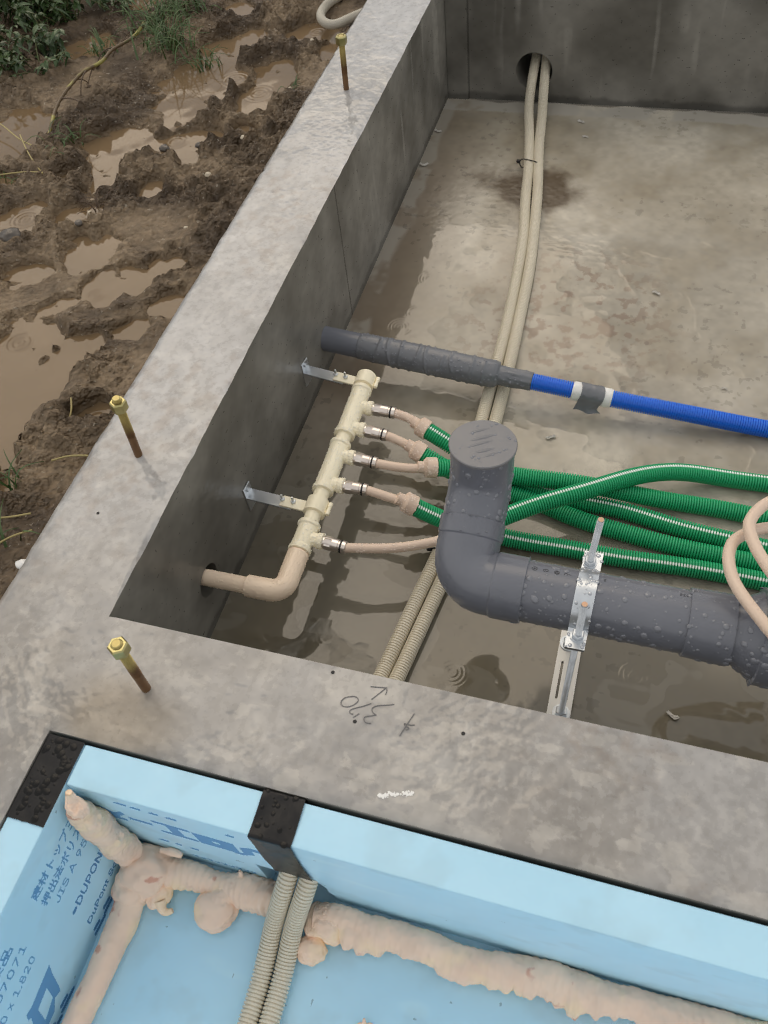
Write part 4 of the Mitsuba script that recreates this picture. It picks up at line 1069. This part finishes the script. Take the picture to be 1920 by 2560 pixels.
t2 = thing('black_tape', 'crumpled black tape folded over the joint of the two blue boards above the conduits', 'tape')
tm = sheet(tape2, 20, 80)
tm.invert()
part(t2, 'tape', tm, 'm_btape', True)
part(t2, 'water_drops', drops(tm, 120, 0.0008, 0.0036, lambda p, n: (n[:, 2] > 0.3) & (p[:, 0] > 0.265) & (p[:, 0] < 0.304), flat=0.16, seed=42, power=1.6), 'm_drop_black', True, kind='stuff')

# expanding foam beads
def bead(pts, rad, seed, seg=44, lump=0.22, fold=0.05, flow=0.0, oct=3):
    p = spline(pts, 0.0022)
    s = np.linspace(0, 1, len(p))
    r = np.interp(s, np.linspace(0, 1, len(rad)), rad)

    def disp(ss, a, v, d):
        rr = r[:, None]
        l = meshkit.fbm(v * 34, oct, seed) - 0.5
        w = 0.5 + 0.5 * np.sin(ss * 2 * np.pi / 0.0085 + 9 * meshkit.noise(v * 30, seed + 3))
        q = np.stack([ss * 70 + 1.5 * np.sin(ss * 23) + 0 * a, 0 * ss + 0 * a, 0 * ss + 0 * a + seed], -1)
        drip = flow * (np.clip(meshkit.noise(q, 2) - 0.3, 0, 1) + 0.9 * np.clip(meshkit.noise(q * 2.3, 5) - 0.45, 0, 1)) * np.clip(-d[..., 1] - 0.25 * d[..., 2], 0, 1) ** 1.5
        return rr * (2 * lump * l + fold * w) + drip + 0.0012 * (meshkit.fbm(v * 180, 2, seed + 1) - 0.5)
    return tube(p, r, seg, disp=disp)


def blob(c, r, seed, squash=(1, 1, .6), lump=0.35):
    m = trimesh.creation.icosphere(5, 1.0)
    v = np.array(m.vertices)
    k = 1 + lump * (meshkit.fbm(v * 1.5 + seed * 3.7, 2, seed) - 0.5) * 2 + 0.10 * lump * (meshkit.fbm(v * 7 + seed, 3, seed + 9) - 0.5)
    m.vertices = v * k[:, None] * r * np.asarray(squash) + np.asarray(c)
    return m


single('spray_foam', cat(blob((0.0665, -0.2180, -0.052), 0.0150, 31, (1, .9, 1.3), .35), blob((0.0640, -0.2200, -0.118), 0.0155, 33, (1, .9, 1.2), .35), blob((0.0700, -0.2180, -0.012), 0.0115, 32, (.9, .8, 1.3), .4), bead([(0.0700, -0.2105, 0.022), (0.0660, -0.2135, 0.002), (0.0620, -0.2165, -0.030), (0.0615, -0.2175, -0.085), (0.0625, -0.2185, -0.145), (0.066, -0.221, -0.205), (0.07, -0.225, -0.235)], [0.0030, 0.0095, 0.0150, 0.0158, 0.0145, 0.0150, 0.016], 1, fold=0.16, lump=0.40, oct=4)),
       'm_spray', 'finger of peach expanding foam climbing the corner of the blue boards', 'expanding foam', smooth=True)
lump = cat(blob((0.0840, -0.2290, -0.214), 0.0335, 3, (1.0, .92, .90), .22), blob((0.0735, -0.250, -0.221), 0.0265, 4, (.95, 1.1, .8), .22), blob((0.106, -0.246, -0.226), 0.016, 5, (1.0, 1.3, .7), .25),
           bead([(0.112, -0.256, -0.222), (0.122, -0.266, -0.230), (0.130, -0.262, -0.231)], [0.008, 0.005, 0.003], 6, 16))
single('spray_foam', lump, 'm_spray', 'fat lump of peach expanding foam where the three foam beads meet in the corner', 'expanding foam', smooth=True)
single('spray_foam', bead([(0.0740, -0.245, -0.224), (0.0745, -0.2688, -0.226), (0.0760, -0.2919, -0.227), (0.0755, -0.3181, -0.226), (0.0745, -0.351, -0.226), (0.0725, -0.3814, -0.226), (0.0695, -0.42, -0.226), (0.066, -0.50, -0.226), (0.066, -0.70, -0.226)], [0.019, 0.0165, 0.0155, 0.0165, 0.0175, 0.018, 0.018], 7, lump=0.16, fold=0.02),
       'm_spray', 'long peach foam bead along the foot of the left blue board', 'expanding foam', smooth=True)
single('spray_foam', cat(bead([(0.095, -0.2225, -0.219), (0.1228, -0.2215, -0.222), (0.1506, -0.2200, -0.224), (0.1765, -0.2210, -0.225), (0.1999, -0.2190, -0.224), (0.227, -0.2190, -0.222), (0.250, -0.2195, -0.222), (0.266, -0.222, -0.224)], [0.019, 0.018, 0.0165, 0.015, 0.0165, 0.0195, 0.0195, 0.015], 9, fold=0.10),
                         bead([(0.203, -0.213, -0.212), (0.206, -0.205, -0.203), (0.205, -0.203, -0.196)], [0.004, 0.003, 0.0015], 5, 12), bead([(0.10, -0.206, -0.193), (0.112, -0.2045, -0.194), (0.128, -0.2045, -0.198)], [0.003, 0.005, 0.003], 5, 12)),
       'm_spray', 'ridged peach foam bead between the corner lump and the conduits', 'expanding foam', smooth=True)
single('spray_foam', cat(blob((0.1830, -0.2475, -0.225), 0.0255, 11, (1.1, 1.05, .62), 0.22), blob((0.188, -0.236, -0.219), 0.0155, 12, (1.0, 1.0, .8), 0.2)), 'm_spray', 'round flat pat of peach foam lying on the blue floor board', 'expanding foam', smooth=True)
rb = [(0.306, -0.2245, -0.222), (0.3319, -0.2213, -0.221), (0.3642, -0.2225, -0.221), (0.3917, -0.2205, -0.221), (0.4335, -0.2205, -0.220), (0.4755, -0.2228, -0.220), (0.5161, -0.2235, -0.220), (0.5541, -0.2185, -0.220), (0.6061, -0.219, -0.219), (0.6562, -0.2185, -0.218), (0.7048, -0.2165, -0.217), (0.7528, -0.2158, -0.214), (0.81, -0.2155, -0.212), (1.0, -0.215, -0.212)]
single('spray_foam', cat(bead(rb, [0.016, 0.0175, 0.017, 0.0165, 0.017, 0.019, 0.019, 0.0155, 0.017, 0.017, 0.0175, 0.019, 0.020, 0.020], 13, flow=0.012, fold=0.05, lump=0.28, oct=4), blob((0.318, -0.228, -0.222), 0.022, 17, (1.1, 1.0, .8)), blob((0.312, -0.2585, -0.228), 0.0155, 18, (1.25, 1.0, .75), 0.25)),
       'm_spray', 'long drooping peach foam bead along the foot of the right-hand blue board', 'expanding foam', smooth=True)
single('spray_foam', cat(blob((0.396, -0.334, -0.236), 0.017, 21, (1.0, 1.2, .6)), bead([(0.396, -0.325, -0.230), (0.394, -0.314, -0.224), (0.393, -0.309, -0.222)], [0.006, 0.004, 0.001], 5, 12)), 'm_spray', 'pointed tip of peach foam at the bottom edge of the view', 'expanding foam', smooth=True)

# ------------------------------------------------------------------ litter on the inner floor
for i, (x, y, sx, lab) in enumerate([(0.3726, 1.5827, .011, 'clear plastic scrap on the floor near the back wall'), (0.3523, 1.6469, .014, 'pale scrap at the foot of the back wall'), (0.0121, 1.5691, .014, 'curled white scrap against the far end of the left wall'), (0.0135, 1.4231, .016, 'curled white scrap at the foot of the left wall'),
                                     (0.4481, 0.6319, .013, 'crumpled clear plastic scrap behind the capped grey stub'), (0.6487, 0.7092 - .02, .005, 'tiny white chip just under the blue conduit'), (0.7308, 0.8042, .008, 'small pale scrap beyond the blue conduit'), (0.5886, 1.0442, .012, 'clear scrap in the middle of the wet floor'), (0.6963, 0.2192 - .06, .013, 'pale scrap on the floor below the drain pipe')]):
    sx *= 0.72
    m = sheet(lambda U, V: np.stack([x + (U - .5) * sx * 2 * (1 - .6 * abs(V - .5)), y + (V - .5) * sx * 0.7 + .3 * sx * np.sin(U * 4 + i), -H + 0.0015 + 0.45 * sx * meshkit.fbm(np.stack([U * 6 + i, V * 6, U * 0], -1), 3, i)], -1), 9, 9)
    single('plastic_scrap', m, 'm_scrap', lab, 'scrap', 'scraps lying on the concrete floor', smooth=30)

# ------------------------------------------------------------------ outside: plants, stalks, stones
def mz(x, y): return float(max(mud_z(A(x), A(y))[0], MUD))


def leaf(base, d, n, l, w, droop):
    """A pointed leaf: two rows of faces folded on the midrib, drooping to its tip."""
    d = d / np.linalg.norm(d); s = np.cross(d, n); s /= np.linalg.norm(s); n = np.cross(s, d)
    ts = np.array([0, .22, .5, .78, 1.0]); ws = np.array([.06, .72, 1, .6, .0]) * w / 2
    mid = base + np.outer(ts * l, d) - np.outer(droop * l * ts ** 2, A(0, 0, 1))
    lft = mid + np.outer(ws, s) + np.outer(ws * 0.35, n)
    rgt = mid - np.outer(ws, s) + np.outer(ws * 0.35, n)
    v = np.vstack([mid, lft, rgt])
    f = []
    for i in range(4):
        f += [[i, i + 1, 6 + i], [i, 6 + i, 5 + i], [i, 10 + i, 11 + i], [i, 11 + i, i + 1]]
    return v, np.array(f)


def join(vs):
    V, F, o = [], [], 0
    for v, f in vs:
        V.append(v); F.append(f + o); o += len(v)
    return trimesh.Trimesh(np.vstack(V), np.vstack(F), process=False)


def weed(x, y, h, nst, seed, spread, ls, lab):
    g = np.random.default_rng(seed)
    t = thing('leafy_weed', lab, 'weed', 'leafy weeds at the back left corner')
    z0 = mz(x, y) - 0.01
    st, lv = [], []
    for k in range(nst):
        a = g.random() * 6.28
        out = A(math.cos(a), math.sin(a), 0) * spread * (0.25 + 0.75 * g.random())
        hh = h * (0.55 + 0.6 * g.random())
        b = A(x, y, z0) + out * 0.25 + A(*(g.normal(0, 0.012, 2)), 0)
        P = spline([b, b + out * 0.35 + A(0, 0, hh * 0.55), b + out + A(0, 0, hh)], 0.012)
        st.append(tube(P, np.linspace(0.0022, 0.0009, len(P)), 6))
        for q in range(2, len(P)):
            for side in (0, 1):
                if g.random() < 0.30: continue
                b2 = g.random() * 6.28
                d = A(math.cos(b2), math.sin(b2), 0.35 * g.normal())
                lv.append(leaf(P[q], d, A(g.normal() * .3, g.normal() * .3, 1), ls * (0.5 + 0.8 * g.random()), ls * (0.32 + 0.22 * g.random()), 0.15 + 0.5 * g.random()))
    part(t, 'stem', cat(st), 'm_stem', True, kind='stuff')
    part(t, 'leaves', join(lv), 'm_leaf', False, kind='stuff')


WD = [(-1.24, 1.62, .09, 7, .10, .030), (-1.14, 1.63, .06, 5, .09, .026), (-1.36, 1.72, .14, 9, .12, .034), (-1.17, 1.76, .12, 8, .10, .030), (-1.31, 1.88, .16, 9, .13, .036), (-1.20, 1.92, .15, 8, .11, .032), (-1.45, 1.95, .2, 9, .14, .036),
      (-1.10, 2.00, .10, 6, .10, .026), (-1.32, 2.06, .2, 9, .14, .034), (-1.18, 2.12, .17, 8, .13, .032), (-1.48, 2.18, .24, 9, .15, .038), (-1.30, 2.28, .24, 9, .15, .036), (-1.12, 2.28, .18, 7, .13, .032), (-1.52, 1.78, .2, 8, .13, .034)]
WL = ['low dark leafy weed nearest the viewer at the left edge of the mud', 'small leafy weed on the mud side of the thicket', 'dark bushy weed by the left picture edge', 'leafy weed in the middle of the thicket edge', 'tall dark weed inside the thicket', 'leafy weed beside the top puddle', 'tall weed at the far left of the thicket',
      'small bright weed at the top of the mud strip', 'dark weed at the top left of the view', 'weed behind the mud-side weeds', 'tallest weed in the back left corner', 'tall weed at the very back of the thicket', 'weed behind the bright small weed', 'dark weed half out of the left edge']
for i, ((x, y, h, n, sp_, ls), lab) in enumerate(zip(WD, WL)):
    weed(x, y, h * 0.9, n + 5, 100 + i, sp_, ls, lab)


def tuft(x, y, n, l, seed, lab, spread=1.0, mat='m_grass'):
    g = np.random.default_rng(seed)
    t = thing('grass_tuft', lab, 'grass tuft', 'grass tufts on the mud')
    bl_ = []
    for k in range(n):
        a = g.random() * 6.28
        b = A(x + g.normal(0, .016 * spread), y + g.normal(0, .016 * spread), mz(x, y) - 0.004)
        d = A(math.cos(a), math.sin(a), 0)
        ll = l * (0.4 + 0.8 * g.random())
        P = spline([b, b + d * ll * 0.3 + A(0, 0, ll * 0.45), b + d * ll * 0.75 + A(0, 0, ll * (0.25 + 0.3 * g.random()))], ll / 6)
        w = np.linspace(1, 0.1, len(P)) * (0.0016 + 0.0016 * g.random())
        s = A(-d[1], d[0], 0)
        v = np.vstack([P + w[:, None] * s, P - w[:, None] * s, P + A(0, 0, -.0012)])
        m = len(P)
        i = np.arange(m - 1)
        f = np.vstack([np.stack([i, 2 * m + i, 2 * m + i + 1], 1), np.stack([i, 2 * m + i + 1, i + 1], 1), np.stack([2 * m + i, m + i, m + i + 1], 1), np.stack([2 * m + i, m + i + 1, 2 * m + i + 1], 1)])
        bl_.append((v, f))
    part(t, 'blades', join(bl_), mat, True, kind='stuff')


tuft(-0.79, 1.75, 90, .10, 1, 'green grass tuft drooping over the biggest puddle', 2.4)
tuft(-0.88, 1.86, 70, .11, 2, 'grass tuft at the root of the fallen stalk', 2.2)
tuft(-0.86, 1.98, 80, .12, 3, 'grass tuft at the top edge of the view', 2.6)
tuft(-0.68, 1.73, 30, .08, 4, 'thin grass tuft at the right end of the green patch', 1.6)
tuft(-0.99, 1.74, 26, .07, 5, 'sparse tuft between the weeds and the fallen stalk', 1.5)
tuft(-0.86, 1.285, 22, .06, 6, 'flattened little tuft beside the long straw', 1.6)
tuft(-0.664, 1.075, 16, .07, 7, 'dry tuft above the small round puddle', 0.8, 'm_deadleaf')
tuft(-0.98, 1.14, 26, .06, 8, 'muddy sparse tuft at the left picture edge', 1.8)
tuft(-0.392, 0.175, 14, .09, 9, 'few long green blades at the left edge beside the near mud', 1.0)
tuft(-0.415, 0.29, 10, .08, 10, 'few broken green blades by the near puddle', .8)
tuft(-0.375, 1.60, 9, .04, 12, 'single sprig of grass on the clods beside the wall', .7)

# fallen stalk with withered leaves
fs = thing('fallen_stalk', 'yellow-brown fallen plant stalk with withered leaves lying across the mud', 'plant stalk')
SK = [[-0.9171, 1.8607, -0.19], [-0.9092, 1.7543, -0.185], [-0.934, 1.6882, -0.185], [-0.9338, 1.6319, -0.185], [-0.96, 1.587, -0.187], [-0.9693, 1.5382, -0.19], [-0.9717, 1.4911, -0.194], [-0.968, 1.4342, -0.20], [-0.9488, 1.3696, -0.205], [-0.9303, 1.3073, -0.213]]
P = spline(SK, 0.006)
part(fs, 'stalk', tube(P, 0.0042 + 0.0012 * np.sin(np.arange(len(P)) * 0.75) ** 6, 10), 'm_stalk', True)
g = np.random.default_rng(5)
for k, i in enumerate(np.linspace(4, len(P) - 6, 9).astype(int)):
    b = P[i]; d = A(g.normal() * .6, -0.2 + g.normal() * .4, 0); d[2] = -0.15
    Q = spline([b, b + d / np.linalg.norm(d) * 0.04 + A(0, 0, .008), b + d / np.linalg.norm(d) * (0.075 + .03 * g.random()) + A(0, 0, -.022)], 0.008)
    part(fs, 'twig', tube(Q, np.linspace(0.0022, 0.0009, len(Q)), 6), 'm_deadleaf', True)
    v = [leaf(Q[-2], A(g.normal(), g.normal(), -.4), A(g.normal(), g.normal(), 1), .035 + .02 * g.random(), .012, .5) for _ in range(3)]
    part(fs, 'withered_leaf', join(v), 'm_deadleaf', False)
for q, lab in (([[-1.1624, 1.37, -0.2], [-1.0824, 1.3355, -0.2], [-0.9728, 1.2675, -0.2], [-0.9058, 1.2442, -0.202], [-0.8016, 1.2212, -0.206]], 'long pale straw lying across the left puddle'),
               ([[-1.03, 1.10, -0.2], [-0.9536, 1.1251, -0.2], [-0.901, 1.146, -0.202], [-0.8494, 1.1571, -0.206]], 'pale straw pointing in from the left edge below the long one'),
               ([[-0.9907, 1.2864, -0.195], [-0.9034, 1.1945, -0.2], [-0.8529, 1.1518, -0.206]], 'thin straw crossing between the two longer ones'),
               ([[-0.395, 0.473, -0.185], [-0.38, 0.44, -0.19], [-0.3868, 0.40, -0.205]], 'bent brown straw sticking out of the clod by the near bolt'),
               ([[-0.36, 0.335, -0.19], [-0.335, 0.348, -0.188], [-0.3, 0.358, -0.19]], 'short straw on the clods against the wall'),
               ([[-0.43, 0.21, -0.20], [-0.385, 0.207, -0.19], [-0.338, 0.226, -0.19]], 'yellow-green stem on the near mud at the left edge'),
               ([[-0.375, 0.155, -0.2], [-0.345, 0.178, -0.19], [-0.318, 0.196, -0.19]], 'arched yellow straw at the bottom of the mud strip')):
    P = spline(q, 0.006)
    single('straw', tube(P, 0.0017, 7), 'm_straw', lab, 'straw', 'straws lying on the mud', smooth=True)
for x, y, r, mat, lab in [(-0.825, 0.936, .028, 'm_stone', 'dark angular stone at the left edge of the mud'), (-0.615, 1.324, .013, 'm_stone', 'dark mud clod standing in the double puddle'), (-0.516, 1.325, .011, 'm_stone', 'small dark clod in the right half of the double puddle'), (-0.663, 0.984, .010, 'm_stone', 'round brown stone in a small puddle'),
                          (-0.395, 1.825, .005, 'm_pebble', 'white pebble below the muddy conduit'), (-0.400, 1.338, .008, 'm_pebble', 'pale pebble beside the double puddle'), (-0.666, 1.035, .006, 'm_pebble', 'cream pebble at the upper end of a small puddle'), (-0.372, 1.583, .005, 'm_pebble', 'pale pebble on the clods by the wall'),
                          (-0.432, 1.191, .008, 'm_pebble', 'grey pebble on the trodden mud'), (-0.415, 1.015, .005, 'm_pebble', 'yellowish pebble on the dark clods')]:
    m = trimesh.creation.icosphere(3, 1.0)
    v = np.array(m.vertices)
    v = v * (1 + 0.5 * (meshkit.fbm(v * 1.6 + x * 50, 3, 4) - 0.5))[:, None]
    m.vertices = v * r * A(1, .9, .62) + A(x, y, max(mz(x, y), MUD) + r * 0.25)
    single('stone', m, mat, lab, 'stone', smooth=35)
single('plastic_scrap', blob((-0.3080, 0.139, -0.203), 0.012, 9, (1.1, .8, .7), .2), 'm_white', 'translucent white plastic bit just outside the left wall', 'scrap', smooth=True)
